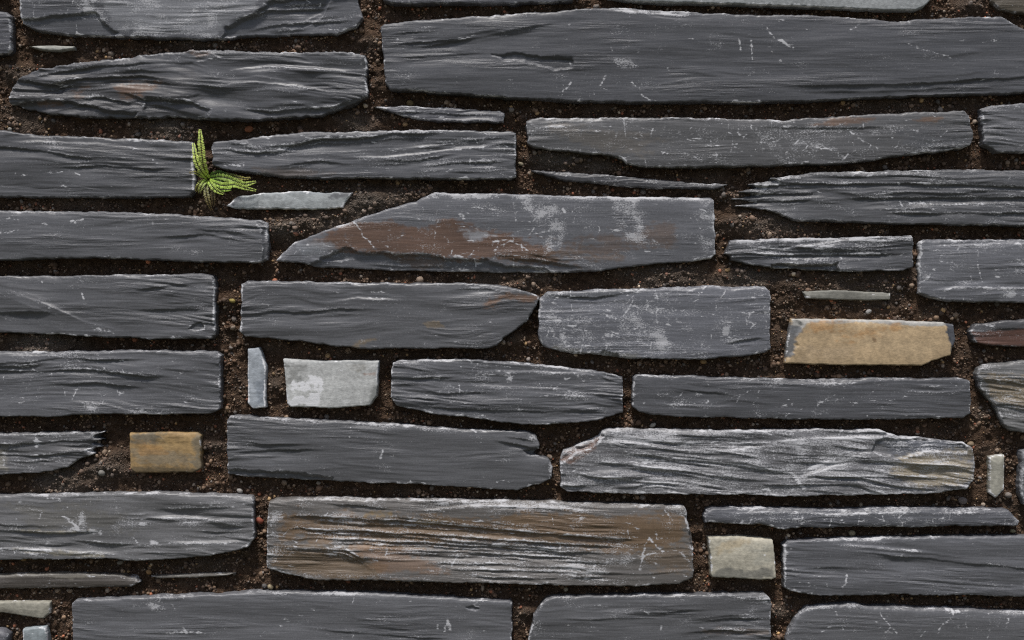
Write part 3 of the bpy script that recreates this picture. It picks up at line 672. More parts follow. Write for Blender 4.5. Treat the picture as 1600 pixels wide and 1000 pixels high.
stone([(612,574),(614,567),(622,563),(725,561),(800,565),(875,573),(940,581),(961,586),(973,590),(973,645),(950,651),(920,659),(875,663),(819,663),(762,656),(669,646),(620,634),(611,622)],
      seed=30, base=(0.10,0.102,0.11), lay=(2.6,14), lay_mask=(-0.4,0.3), und=2.0, und_s=(220,34), scuff=0.03, flecks=14, scratches=18, ends=(1.8,0.7), streak=0.7, warp=10, lay_ang=3,
      feats=[('lip',[(700,578),(780,580),(860,582),(961,586)],2,6,1.5),('over',[(620,590),(680,590),(720,588)],3,8,1.2),('lip',[(800,611),(880,618),(970,625)],2.4,7,1.8),('over',[(620,606),(700,614),(790,612)],4,16,0.3),
             ('over',[(640,634),(740,640),(850,642),(970,638)],2.4,8,0.5),('lip',[(700,602),(800,604),(900,608)],1.6,6,0.7),('mark',[(868,607),(878,596),(890,590)],2.2,0.6),('mark',[(902,600),(908,592),(912,596)],1.5,0.5),
             ('mark',[(700,600),(745,622),(795,650)],0.9,0.35),('over',[(930,576),(950,584),(973,590)],3,5,0.2),('frost',[(790,584),(800,584),(802,598),(792,598)],0.4,4)])
stone([(989,590),(993,586),(1000,585),(1150,590),(1262,594),(1375,591),(1502,590),(1514,594),(1517,600),(1517,646),(1506,653),(1375,656),(1225,655),(1075,651),(1022,649),(1000,643),(989,635)],
      seed=31, base=(0.103,0.1052,0.114), lay=(1.4,13), lay_mask=(0.1,0.6), und=1.6, scuff=0.01, flecks=26, scratches=26, ends=(0.6,1.2), streak=0.5, lay_ang=2, tilt=(0,-1),
      feats=[('lip',[(1170,599),(1260,600),(1350,598)],2,6,1.3),('lip',[(1400,610),(1460,613),(1516,613)],2,5,1.2),('over',[(1040,604),(1100,612),(1160,620)],1.8,9,0.1),('lip',[(1000,628),(1080,634),(1180,636)],1.6,7,0.6),
             ('mark',[(1278,634),(1284,630)],3,0.6),('mark',[(1334,632),(1338,630)],3.4,0.6),('mark',[(1366,612),(1350,622)],1.2,0.5),('mark',[(1104,592),(1108,604)],1.6,0.5),('mark',[(1222,634),(1228,632)],2.4,0.6),('mark',[(1314,618),(1330,630)],1.2,0.5)])
stone([(1528,584),(1532,574),(1540,569),(1600,564),(1690,562),(1690,678),(1600,677),(1581,674),(1570,664),(1555,634),(1532,604)],
      seed=32, base=(0.14,0.14,0.138), lay=(3.2,11), lay_mask=(-0.7,0.0), und=1.5, scuff=0.10, ends=(0.8,0), streak=0.9, R=4, lay_ang=4,
      feats=[('stain',[(1540,590),(1640,590),(1690,610),(1690,650),(1560,630)],(0.22,0.165,0.09),0.6,14),('over',[(1536,592),(1600,600),(1690,606)],4,8,1.4),('over',[(1545,612),(1600,622),(1690,626)],4,8,1.4),('over',[(1556,634),(1620,642),(1690,646)],4,8,1.4),('over',[(1568,656),(1640,662),(1690,662)],3,6,1.2)],
      label='ridged grey and ochre stone at the right edge')

stone([(-200,680),(0,677),(75,676),(161,675),(146,683),(161,686),(143,692),(157,698),(136,704),(146,709),(122,718),(105,731),(56,740),(0,742),(-200,742)],
      seed=33, base=(0.108,0.108,0.112), lay=(3.0,13), lay_mask=(-0.6,0.1), und=1.6, scuff=0.05, ends=(0,2.4), streak=0.9, R=3,
      feats=[('dome',165,702,46,34,-9),('over',[(-60,690),(20,694),(80,690),(150,686)],3.5,8,1.2),('over',[(-60,706),(40,712),(100,708),(150,704)],4,9,0.8),('mark',[(56,682),(57,696)],3.5,0.7),('mark',[(5,706),(5,726)],3,0.4),('stain',[(-10,700),(10,700),(10,735),(-10,735)],(0.2,0.185,0.15),0.6,6),('lip',[(-40,680),(60,679),(150,677)],2,4,1.6)])
stone([(201,677),(250,676),(307,676),(312,681),(313,732),(300,739),(210,739),(202,733)], seed=34, base=(0.31,0.205,0.092), pale=True, R=2.5, rag=0.6, und=1.0, lay=(0.6,14), scuff=-0.12, flecks=2, edge_scuff=0.12, proud=-3,
      feats=[('stain',[(201,676),(260,676),(255,690),(230,692),(204,688)],(0.12,0.11,0.085),0.8,6),('stain',[(205,706),(240,704),(310,712),(308,728),(260,724),(208,722)],(0.22,0.205,0.165),0.5,9),('stain',[(240,684),(306,684),(306,700),(250,704)],(0.30,0.20,0.085),0.7,9),
             ('over',[(225,686),(260,692),(308,688)],1.5,6,0.2),('stain',[(205,732),(310,732),(310,740),(205,740)],(0.11,0.085,0.05),0.8,5),('stain',[(300,676),(316,676),(316,740),(303,740)],(0.16,0.145,0.11),0.7,6),('stain',[(215,694),(250,696),(260,708),(220,710)],(0.36,0.20,0.07),0.6,8)], label='small ochre block beside the mortar gap')
stone([(354,656),(358,650),(364,649),(450,654),(600,661),(725,671),(819,674),(836,679),(842,692),(843,702),(831,709),(858,717),(864,730),(860,749),(845,756),(822,761),(807,766),(762,764),(650,757),(500,752),(375,745),(354,741)],
      seed=35, base=(0.106,0.1076,0.114), lay=(1.6,17), lay_mask=(0.1,0.6), und=1.5, scuff=-0.04, flecks=8, ends=(1.6,0.2), streak=0.45, lay_ang=2, tilt=(0,-0.6),
      feats=[('over',[(358,706),(420,704),(520,702)],2.8,7,0.4),('over',[(356,688),(420,694),(500,694)],2.4,8,0.3),('chip',[(350,734),(460,737),(485,742),(520,747),(520,760),(350,755)],5,4,0.25),
             ('over',[(770,688),(810,695),(850,702)],4,8,0.6),('chip',[(815,704),(840,700),(850,706),(838,713),(822,710)],8,4,0.2),('mark',[(598,703),(595,716)],2.2,0.75),('mark',[(548,668),(546,685)],1.2,0.7),('mark',[(776,754),(790,750),(806,756)],2,0.55),
             ('mark',[(738,671),(742,676)],2.6,0.6),('mark',[(640,744),(642,756)],1.5,0.5),('frost',[(360,650),(600,662),(730,674),(700,678),(560,664),(370,655)],0.3,4),('frost',[(820,676),(838,680),(842,700),(834,694)],0.35,4),('frost',[(856,716),(866,732),(858,752)],0.3,3)])
stone([(876,712),(880,704),(897,698),(935,681),(942,673),(952,670),(1100,672),(1262,671),(1375,672),(1405,681),(1469,687),(1506,692),(1520,700),(1523,708),(1522,749),(1510,764),(1450,772),(1337,773),(1225,776),(1150,773),(1025,772),(931,771),(886,768),(876,760)],
      seed=36, base=(0.135,0.135,0.141), lay=(4.2,14), lay_mask=(-0.7,0.0), lay_sharp=0.16, und=2.6, und_s=(150,30), scuff=0.27, scratches=50, flecks=60, ends=(0.6,0.4), streak=0.9, warp=12, lay_ang=4, smooth_bias=0.2,
      feats=[('chip',[(1362,706),(1366,690),(1380,684),(1480,686),(1512,694),(1510,706),(1450,706),(1400,716)],3.5,3,0.35),('stain',[(1365,690),(1470,688),(1515,696),(1500,706),(1400,712)],(0.095,0.10,0.115),0.95,5),
             ('stain',[(1400,712),(1518,708),(1518,758),(1440,766),(1400,740)],(0.30,0.25,0.17),0.75,14),('stain',[(1455,708),(1520,708),(1520,718),(1470,718)],(0.07,0.06,0.045),0.6,6),
             ('stain',[(876,716),(905,698),(935,682),(942,680),(930,700),(890,724)],(0.16,0.085,0.055),0.65,7),('chip',[(870,690),(935,668),(944,680),(930,696),(905,706),(880,722),(870,722)],7,4,0.45),
             ('over',[(900,720),(980,726),(1080,738),(1200,752)],3.5,8,1.2),('over',[(960,706),(1060,716),(1160,728),(1250,742)],3.5,8,1.2),('over',[(890,740),(980,750),(1100,760)],3,7,1.2),('over',[(1000,690),(1100,692),(1200,694)],3,7,1.2),
             ('lip',[(1120,696),(1200,690),(1300,684),(1400,682)],3,7,1.4),('lip',[(1240,752),(1262,742),(1300,730),(1360,716)],4,12,1.6),('over',[(1300,720),(1400,722),(1518,730)],2.4,6,0.8),('over',[(1270,746),(1360,744),(1500,748)],2.4,6,0.6),
             ('frost',[(945,674),(1060,676),(1060,694),(950,694)],0.2,8),('frost',[(1230,690),(1350,690),(1340,724),(1260,730)],0.18,10),('mark',[(1240,740),(1250,756),(1256,762)],2.5,0.6)],
      label='rough frosted grey stone with wavy pale ridges')
stone([(1550,715),(1560,713),(1572,711),(1572,766),(1559,779),(1549,771)], seed=37, base=(0.30,0.29,0.245), pale=True, R=1.8, rag=0.4, und=0.6, lay=(0.3,9), pillow=(1,6), proud=-4, flecks=0, scuff=-0.1, label='narrow upright cream sliver near the right edge')
stone([(1598,706),(1640,700),(1642,790),(1602,790),(1596,772)], seed=38, base=(0.16,0.165,0.175), scuff=0.1)

stone([(-100,776),(0,774),(150,770),(262,770),(375,774),(393,776),(396,782),(396,842),(386,856),(356,863),(300,872),(225,877),(150,874),(75,875),(0,875),(-100,876)],
      seed=39, base=(0.125,0.125,0.128), lay=(2.8,17), lay_mask=(-0.4,0.2), und=2.6, scuff=0.06, flecks=20, scratches=16, ends=(0,1.4), streak=0.6, lay_ang=3,
      feats=[('over',[(-60,826),(20,830),(100,832),(160,830)],5,8,0.8),('lip',[(-60,858),(40,858),(120,862),(200,866)],4,9,1.6),('stain',[(10,828),(60,830),(150,828),(90,834)],(0.34,0.31,0.25),0.8,3),('stain',[(20,858),(90,860),(160,868),(80,870)],(0.30,0.27,0.2),0.6,5),
             ('lip',[(170,814),(240,808),(300,810),(380,812)],3.5,9,1.8),('over',[(230,796),(300,794),(396,792)],3,8,1.0),('over',[(100,842),(180,850),(250,852)],3,9,1.0),('lip',[(250,846),(320,848),(390,846)],3,9,1.6),
             ('mark',[(98,805),(112,815),(124,827)],2.2,0.7),('mark',[(112,826),(140,830),(158,832)],4,0.65),('mark',[(237,846),(246,850)],4.5,0.7),('mark',[(66,800),(62,808)],1.6,0.6),('mark',[(210,840),(218,850)],2,0.6),('mark',[(75,778),(95,780)],3,0.6),
             ('over',[(300,830),(350,832),(394,830)],2.5,6,0.8),('stain',[(0,790),(150,790),(220,830),(60,822)],(0.135,0.128,0.115),0.6,16),('frost',[(120,795),(134,795),(134,820),(124,820)],0.3,5)])
stone([(420,783),(428,780),(460,778),(520,778),(687,781),(837,783),(987,788),(1070,791),(1075,800),(1074,814),(1080,830),(1083,846),(1083,902),(1062,912),(969,917),(837,914),(687,910),(570,907),(496,907),(450,898),(417,887),(417,820)],
      seed=40, base=(0.13,0.122,0.115), lay=(1.6,12), lay_mask=(-0.3,0.3), und=1.6, und_s=(240,36), scuff=0.09, flecks=40, scratches=50, ends=(0.6,0.2), streak=0.7, warp=5, lay_ang=3.5, R=4, smooth_bias=0.15,
      feats=[('stain',[(440,806),(560,806),(700,812),(860,800),(1075,806),(1060,850),(960,862),(900,852),(760,850),(600,860),(540,848),(440,846)],(0.155,0.102,0.06),0.9,14),('stain',[(430,850),(540,858),(600,884),(590,904),(480,904),(425,884)],(0.14,0.10,0.064),0.9,9),
             ('stain',[(540,850),(640,862),(700,892),(600,900),(580,880)],(0.19,0.115,0.07),0.6,12),('stain',[(1000,858),(1082,850),(1080,890),(1010,880)],(0.15,0.105,0.065),0.6,14),('stain',[(580,798),(615,796),(612,806),(570,804)],OCHRE,0.5,6),('stain',[(640,810),(700,816),(660,822)],OCHRE,0.6,6),
             ('dome',500,886,70,16,-4),('over',[(430,858),(500,860),(540,866),(572,884),(592,900)],4,16,1.6),('over',[(434, 809), (464, 805), (660, 816.0), (830, 831.8), (1000, 844.4)],5.5,10,1.8),('over',[(464, 820), (494, 816), (622, 822.3), (741, 831.4), (860, 838.6)],2.4,5,0.8),('over',[(434, 830), (464, 826), (652, 834.2), (816, 845.9), (980, 855.2)],4.5,7,1.5),('over',[(474, 837), (504, 833), (620, 838.3), (730, 845.9), (840, 852.0)],2.4,5,0.9),('over',[(449, 845), (479, 841), (653, 847.9), (807, 857.8), (960, 865.6)],4.5,7,1.6),('over',[(494, 853), (524, 849), (656, 854.1), (778, 861.3), (900, 867.1)],3,5,1),('over',[(544, 862), (574, 858), (698, 862.2), (814, 868.3), (930, 873.2)],3.4,6,1.2),('over',[(604, 872), (634, 868), (754, 871.6), (867, 876.7), (980, 880.8)],2.6,5,1),('over',[(644, 884), (674, 880), (758, 882.3), (844, 885.6), (930, 888.2)],3,6,1.2),('over',[(684, 894), (714, 890), (810, 892.2), (905, 895.4), (1000, 897.9)],2.4,5,1),
             ('over',[(500,786),(560,790),(620,796)],3.5,7,0.6),('lip',[(640,800),(730,790),(860,792),(960,800)],4,8,1.2),('frost',[(680,783),(900,786),(880,796),(700,792)],0.34,5),('over',[(720,900),(850,904),(960,900)],3,6,0.9),
             ('frost',[(418,790),(440,800),(436,880),(420,884)],0.26,8),('frost',[(870,868),(960,880),(940,908),(880,904)],0.22,12),('frost',[(960,850),(990,850),(985,890),(965,886)],0.2,9),('mark',[(1000,890),(1008,850),(1016,838)],1.6,0.75),('mark',[(990,872),(1024,864)],1.6,0.6),
             ('mark',[(1012,838),(1030,858),(1036,862)],1.8,0.6),('mark',[(1018,842),(1050,840)],1.5,0.5),('mark',[(1066,866),(1078,880)],2,0.55),('mark',[(1040,798),(1046,808)],1.5,0.6),
             ('chip',[(1070,806),(1100,800),(1100,866),(1080,856),(1076,830)],8,5,0.2)],
      label='long ridged stone stained brown with pale crests')
stone([(1100,806),(1104,797),(1111,794),(1187,793),(1300,796),(1412,794),(1525,794),(1577,797),(1587,808),(1594,814),(1590,822),(1487,822),(1431,824),(1337,823),(1225,826),(1187,820),(1102,817)],
      seed=41, base=(0.105,0.108,0.12), lay=(1.6,9), lay_mask=(-0.2,0.4), und=1.2, scuff=0.09, scratches=40, flecks=30, R=4, streak=0.5, pillow=(3,9),
      feats=[('lip',[(1110,802),(1200,800),(1300,803),(1420,800),(1580,802)],2.2,5,1.2)])
stone([(1107,840),(1150,839),(1208,844),(1211,870),(1213,903),(1206,906),(1150,904),(1112,902),(1110,870)], seed=42, base=(0.44,0.41,0.33), pale=True, R=2.2, rag=0.6, und=0.8, lay=(0.3,14), scuff=-0.12, flecks=2, edge_scuff=0.18, proud=-1,
      feats=[('stain',[(1120,892),(1125,886),(1140,885),(1148,892),(1180,892),(1190,886),(1206,888),(1212,904),(1112,902)],(0.17,0.165,0.145),0.85,4),('stain',[(1130,846),(1170,846),(1150,860),(1125,860)],(0.40,0.32,0.20),0.6,10),('stain',[(1170,860),(1205,850),(1205,880),(1180,884)],(0.34,0.33,0.28),0.6,10)],
      label='small cream block with a grey lower edge')
stone([(1225,853),(1232,846),(1300,842),(1375,840),(1600,837),(1720,836),(1720,933),(1600,932),(1525,931),(1412,929),(1337,931),(1281,931),(1244,925),(1225,919)],
      seed=43, base=(0.104,0.1062,0.115), lay=(1.9,17), lay_mask=(0.0,0.55), und=1.8, scuff=0.0, flecks=14, scratches=14, ends=(1.0,0), streak=0.55, lay_ang=4,
      feats=[('lip',[(1290,851),(1330,852),(1400,858),(1470,864)],2.4,6,1.2),('over',[(1240,888),(1320,886),(1420,892)],2,9,0.2),('over',[(1340,862),(1440,872),(1560,884),(1700,896)],2.6,12,0.2),('mark',[(1322,876),(1323,882)],1.4,0.6),('mark',[(1323,898),(1321,912),(1316,917)],1.8,0.75),
             ('mark',[(1412,858),(1440,861)],2.4,0.6),('mark',[(1226,855),(1226,918)],1.8,0.5),('lip',[(1500,922),(1560,920),(1700,922)],2,6,1.0),('mark',[(1540,842),(1552,842)],2,0.5)])

stone([(-60,900),(0,899),(75,897),(187,898),(208,902),(216,911),(202,919),(75,921),(0,922),(-60,922)], seed=44, base=(0.075,0.066,0.058), proud=-8, lay=(1.2,7), und=1.2, scuff=0.02, R=3, pillow=(2,7), rag=0.7,
      feats=[('stain',[(-60,897),(80,896),(190,899),(150,904),(0,904)],(0.17,0.155,0.13),0.7,4)], label='thin dull brown stone near the lower left')
stone([(232,902),(300,898),(366,897),(356,901),(300,905),(244,906)], seed=45, base=(0.12,0.11,0.095), proud=-12, R=1.5, rag=0.3, lay=(0.3,5), pillow=(0.5,4), und=0.5, flecks=0)
stone([(-60,940),(0,942),(75,942),(75,960),(64,968),(30,964),(0,959),(-60,958)], seed=46, base=(0.30,0.285,0.235), pale=True, proud=-5, R=2.5, rag=0.6, und=1.2, lay=(0.6,10), flecks=1, pillow=(1.5,8), scuff=-0.1,
      feats=[('stain',[(-60,950),(20,952),(30,966),(-60,962)],(0.14,0.125,0.10),0.7,7)], label='small cream stone at the lower left edge')
stone([(34,984),(69,981),(72,1000),(74,1042),(34,1044)], seed=47, base=(0.27,0.305,0.32), pale=True, proud=-6, R=2.2, rag=0.6, und=0.8, lay=(0.4,9), flecks=1, label='small bluish white stone at the bottom edge')
stone([(111,945),(116,938),(225,933),(337,929),(412,925),(520,926),(600,928),(650,932),(736,937),(796,940),(800,945),(800,1048),(600,1055),(300,1056),(112,1050)],
      seed=48, base=(0.112,0.114,0.122), lay=(1.4,20), lay_mask=(0.2,0.7), und=2.0, und_s=(220,46), scuff=-0.02, flecks=18, scratches=8, ends=(0.8,0.3), streak=0.45, lay_ang=3, tilt=(0,-1),
      feats=[('frost',[(228,938),(250,936),(256,952),(236,954)],0.4,6),('mark',[(264,938),(272,952)],2,0.5),('mark',[(431,966),(452,971)],2.6,0.5),('mark',[(259,990),(290,987),(320,990)],2.2,0.6),('mark',[(286,982),(291,990)],2.6,0.6),
             ('mark',[(683,974),(684,982)],2,0.7),('mark',[(700,972),(694,986)],2.8,0.85),('mark',[(700,972),(704,986)],2.4,0.8),('mark',[(640,940),(646,944)],1.4,0.5),('mark',[(742,945),(756,956)],2.2,0.55),('frost',[(420,926),(560,928),(600,931),(430,931)],0.4,3),
             ('over',[(460,980),(540,988),(640,996),(720,1000)],2.4,14,0.2),('chip',[(728,950),(740,948),(752,952),(742,957)],2.4,2,0.2)])
stone([(824,1045),(826,1000),(834,962),(845,944),(853,936),(862,933),(1000,930),(1100,929),(1195,928),(1203,934),(1205,945),(1204,1046),(1000,1050)],
      seed=49, base=(0.112,0.1136,0.12), lay=(2.2,18), lay_mask=(-0.2,0.4), und=2.0, scuff=0.02, flecks=14, scratches=10, ends=(0.4,1.4), streak=0.6,
      feats=[('over',[(1080,972),(1140,966),(1204,966)],3,9,0.8),('over',[(1060,990),(1120,984),(1204,988)],3.4,9,0.8),('over',[(960,960),(1050,956),(1120,950)],2.6,10,0.4),('mark',[(1034,979),(1032,983)],1.8,0.7),('mark',[(912,946),(950,947)],2,0.5),
             ('stain',[(1090,984),(1200,984),(1200,990),(1100,992)],(0.14,0.105,0.08),0.5,5),('frost',[(1140,932),(1200,932),(1203,946),(1170,940)],0.34,5),('mark',[(995,950),(1014,958)],2,0.45)])
stone([(1226,1062),(1229,1000),(1240,974),(1252,957),(1262,950),(1330,943),(1360,948),(1487,951),(1600,957),(1700,960),(1700,1062),(1400,1066)],
      seed=50, base=(0.12,0.122,0.13), lay=(0.9,18), lay_mask=(0.3,0.8), und=1.4, scuff=0.02, flecks=10, scratches=24, ends=(0.5,0), streak=0.35, R=5, tilt=(0,-1),
      feats=[('mark',[(1374,956),(1384,970),(1402,990)],1.6,0.6),('mark',[(1412,966),(1420,974)],1.8,0.5),('mark',[(1490,954),(1488,966),(1470,978),(1466,990)],1.8,0.6),('mark',[(1546,960),(1548,976),(1544,1000)],1.8,0.5),('mark',[(1576,966),(1574,980),(1580,984)],1.6,0.5),
             ('mark',[(1306,956),(1307,960)],2.2,0.7),('mark',[(1300,976),(1284,990)],1.4,0.5),('frost',[(1255,952),(1345,944),(1350,949),(1262,956)],0.36,4),('mark',[(1480,954),(1500,956)],3,0.5)])

# stones that continue the courses beyond the picture, coarser
rnd = random.Random(5)
def filler(xa, xb, ya, yb, seed):
    j = lambda a: rnd.uniform(-a, a)
    h_ = yb - ya
    if xb - xa < 40:
        return
    pts = [(xa + j(3), ya + 8), (xa + 8, ya + j(3))]
    n = max(1, int((xb - xa) / 120))
    pts += [(xa + (xb - xa) * (i + 1) / (n + 1), ya + j(4)) for i in range(n)]
    pts += [(xb - 8, ya + j(3)), (xb + j(3), ya + 8), (xb + j(3), yb - 8), (xb - 8, yb + j(3))]
    pts += [(xb - (xb - xa) * (i + 1) / (n + 1), yb + j(4)) for i in range(n)]
    pts += [(xa + 8, yb + j(3)), (xa + j(3), yb - 8)]
    g = rnd.uniform(0.09, 0.125)
    stone(pts, base=(g, g * 1.01, g * 1.12), res=4.0, lay=(rnd.uniform(1, 2.5), max(6, h_ * 0.18)), scuff=rnd.uniform(-0.02, 0.08), flecks=0, seed=seed)

def course(xa, xb, ya, yb, seed):
    x = xa; k = 0
    while x < xb - 60:
        w_ = rnd.uniform(220, 520)
        e = xb if x + w_ > xb - 110 else x + w_
        filler(x, e, ya, yb, seed + k)
        x = e + rnd.uniform(20, 30); k += 1

s_ = 200
for (ya, yb, xe) in ((15, 85, -200), (106, 180, 8), (200, 305, -120), (328, 405, -150), (432, 517, -90), (552, 650, -200), (679, 742, -200), (775, 876, -100), (899, 922, -60), (941, 959, -60)):
    filler(-560, xe - 24 if xe < 0 else -16, ya, yb, s_); s_ += 1
for (ya, yb, xs) in ((75, 140, 1690), (157, 238, 1700), (267, 352, 1700), (374, 472, 1680), (498, 543, 1700), (563, 677, 1690), (700, 790, 1642), (795, 824, 1598), (836, 933, 1720), (959, 1062, 1700)):
    filler(xs + 24, 2160, ya, yb, s_); s_ += 1
filler(-560, 6, -62, -8, s_); filler(1726, 2160, -50, 48, s_ + 1)
filler(-560, 10, 984, 1046, s_ + 2)
course(-560, 2160, -152, -92, 240); course(-560, 2160, -262, -178, 250)
course(-560, 2160, 1090, 1170, 260); course(-560, 2160, 1195, 1280, 270)

# ------------------------------------------------------------------ mortar: recessed bed with hollows, plus its gravel
RAISED = [(560,318,46,13,0.8),(620,308,40,10,0.5),(440,358,34,13,0.8),(500,345,40,12,0.6),(875,247,36,12,0.9),(935,262,24,6,0.5),(1215,352,60,12,0.55),(1150,345,24,6,0.3),(1165,436,46,12,0.65),(1040,432,60,9,0.5),(800,440,46,8,0.4),
          (1370,440,70,10,0.5),(1240,450,30,8,0.3),(260,196,50,9,0.6),(30,190,40,8,0.4),(560,190,34,10,0.5),(300,60,30,5,0.4),(60,540,46,12,0.8),(160,735,40,10,0.5),(100,752,60,10,0.6),(180,715,22,8,0.4),(335,700,18,8,0.4),
          (330,885,40,7,0.3),(810,530,20,10,0.3),(1165,308,24,10,0.6),(580,60,22,9,0.3),(590,130,16,6,0.3),(1515,5,24,8,0.4),(355,470,16,8,0.3),(425,600,16,8,0.4),(20,110,30,8,0.4),(820,960,18,8,0.3),(1215,960,20,8,0.4),(1400,155,80,4,0.2),
          (1540,650,30,6,0.2),(390,315,36,6,0.2),(120,315,60,5,0.3),(1100,285,30,5,0.3)]
def mortar_height(X, Y):
    H = np.full(X.shape, -22.0, np.float32); G = np.zeros(X.shape, np.float32)
    for (x, y, r, dh, g) in RAISED:
        e = np.exp(-((X - x) / (r * 1.15)) ** 2 - ((Y - y) / max(12, r * 0.55)) ** 2)
        H += dh * e; G = np.maximum(G, g * e)
    H += 4.2 * perlin(X / 46, Y / 30, 801) + 3.6 * perlin(X / 17, Y / 14, 802) + 2.0 * perlin(X / 8, Y / 7.5, 803) + 1.2 * perlin(X / 4.6, Y / 4.6, 805)
    G = np.clip(G + 0.25 * perlin(X / 50, Y / 30, 804), 0, 1)
    return H, G

def union_sdf(X, Y, lim=14):
    U = np.full(X.shape, -40.0, np.float32)
    for P in ALL:
        x0, y0 = P.min(0) - lim; x1, y1 = P.max(0) + lim
        m_ = (X > x0) & (X < x1) & (Y > y0) & (Y < y1)
        if m_.any():
            U[m_] = np.maximum(U[m_], poly_sdf(P, X[m_], Y[m_]))
    return U

gx = np.arange(-580, 2181, 2.3, dtype=np.float32); gy = np.arange(-285, 1301, 2.3, dtype=np.float32)
X, Y = np.meshgrid(gx, gy)
US = union_sdf(X, Y)
H, G = mortar_height(X, Y)
keep = US < 12
qd = keep[:-1, :-1] & keep[1:, :-1] & keep[:-1, 1:] & keep[1:, 1:]
idx = np.arange(X.size).reshape(X.shape)
F = np.stack([idx[:-1, :-1][qd], idx[1:, :-1][qd], idx[1:, 1:][qd], idx[:-1, 1:][qd]], 1)
used = np.unique(F); remap = np.full(X.size, -1, np.int64); remap[used] = np.arange(len(used))
V = np.stack([wx(X.ravel()[used]), -H.ravel()[used] / 1000, wz(Y.ravel()[used])], 1)
mesh_from('mortar', V, remap[F], M_MORTAR, wall, {'grey': ('FLOAT', G.ravel()[used])})
# the body of the wall behind the facing, down to the ground
xa, xb, za, zb, ya, yb = wx(-580), wx(2180), 0.0, wz(-285), 0.05, 0.45
V = [(xa, ya, za), (xb, ya, za), (xb, yb, za), (xa, yb, za), (xa, ya, zb), (xb, ya, zb), (xb, yb, zb), (xa, yb, zb)]
core = mesh_from('wall_core', V, [(0, 1, 5, 4), (1, 2, 6, 5), (2, 3, 7, 6), (3, 0, 4, 7), (4, 5, 6, 7), (3, 2, 1, 0)], M_MORTAR, wall,
                 {'grey': ('FLOAT', np.zeros(8))}, smooth=False)

# gravel bedded in the mortar
nr = np.random.default_rng(11)
phi = (1 + 5 ** 0.5) / 2
ICO = np.array([(-1, phi, 0), (1, phi, 0), (-1, -phi, 0), (1, -phi, 0), (0, -1, phi), (0, 1, phi), (0, -1, -phi), (0, 1, -phi), (phi, 0, -1), (phi, 0, 1), (-phi, 0, -1), (-phi, 0, 1)], np.float32)
ICO /= np.linalg.norm(ICO[0])
ICF = np.array([(0, 11, 5), (0, 5, 1), (0, 1, 7), (0, 7, 10), (0, 10, 11), (1, 5, 9), (5, 11, 4), (11, 10, 2), (10, 7, 6), (7, 1, 8), (3, 9, 4), (3, 4, 2), (3, 2, 6), (3, 6, 8), (3, 8, 9), (4, 9, 5), (2, 4, 11), (6, 2, 10), (8, 6, 7), (9, 8, 1)], np.int64)
n_try = 125000
px = nr.uniform(-40, 1640, n_try).astype(np.float32); py = nr.uniform(-40, 1040, n_try).astype(np.float32)
us = union_sdf(px, py)
ok = us < -0.5
px, py = px[ok], py[ok]
hm, gm = mortar_height(px, py)
dens = sstep(-0.5, 0.35, perlin(px / 40, py / 26, 820))
ok = nr.random(len(px)) < 0.35 + 0.65 * dens
px, py, hm, gm = px[ok], py[ok], hm[ok], gm[ok]
n_g = len(px)
coarse = sstep(-0.25, 0.5, perlin(px / 34, py / 24, 821))
rad = np.clip(nr.lognormal(0.1, 0.45, n_g) * (0.85 + 0.95 * coarse), 0.6, 4.8).astype(np.float32)
pal = np.array([(0.062, 0.041, 0.028), (0.085, 0.056, 0.038), (0.12, 0.086, 0.06), (0.15, 0.118, 0.09), (0.20, 0.175, 0.15), (0.10, 0.094, 0.09), (0.20, 0.085, 0.05), (0.24, 0.17, 0.09), (0.34, 0.30, 0.24), (0.042, 0.03, 0.023)], np.float32)
pr = np.array([0.22, 0.24, 0.18, 0.09, 0.03, 0.06, 0.035, 0.025, 0.008, 0.112]); pr /= pr.sum()
ci = nr.choice(len(pal), n_g, p=pr)
clump = (1.0 + 0.55 * perlin(px / 22, py / 16, 822) + 0.3 * perlin(px / 8, py / 7, 823))[:, None]
gc = np.array((1.55, 1.4, 1.28), np.float32) * (0.8 + 0.38 * coarse)[:, None] * pal[ci] * nr.uniform(0.8, 1.22, (n_g, 1)).astype(np.float32) * np.clip(clump, 0.45, 1.8)
gc = gc + (np.array((0.21, 0.185, 0.165), np.float32) * nr.uniform(0.6, 1.25, (n_g, 1)).astype(np.float32) - gc) * (np.clip(gm, 0, 1) * 0.6)[:, None]
sc = rad[:, None] * nr.uniform(0.7, 1.25, (n_g, 3)).astype(np.float32)
def rand_rot(n):
    q = nr.normal(size=(n, 4)); q /= np.linalg.norm(q, axis=1, keepdims=True)
    w_, x_, y_, z_ = q.T
    return np.stack([np.stack([1 - 2 * (y_ * y_ + z_ * z_), 2 * (x_ * y_ - z_ * w_), 2 * (x_ * z_ + y_ * w_)], 1),
                     np.stack([2 * (x_ * y_ + z_ * w_), 1 - 2 * (x_ * x_ + z_ * z_), 2 * (y_ * z_ - x_ * w_)], 1),
                     np.stack([2 * (x_ * z_ - y_ * w_), 2 * (y_ * z_ + x_ * w_), 1 - 2 * (x_ * x_ + y_ * y_)], 1)], 1).astype(np.float32)
Rm = rand_rot(n_g)
VV = ICO[None] * nr.uniform(0.78, 1.18, (n_g, 12, 1)).astype(np.float32) * sc[:, None, :]
VV = np.einsum('nij,nkj->nki', Rm, VV) / 1000
VV[:, :, 0] += wx(px)[:, None]; VV[:, :, 1] += (-(hm + 0.25 * rad) / 1000)[:, None]; VV[:, :, 2] += wz(py)[:, None]
FF = (ICF[None] + (np.arange(n_g) * 12)[:, None, None]).reshape(-1, 3)
CC = np.repeat(np.concatenate([gc, np.ones((n_g, 1), np.float32)], 1), 12, axis=0)
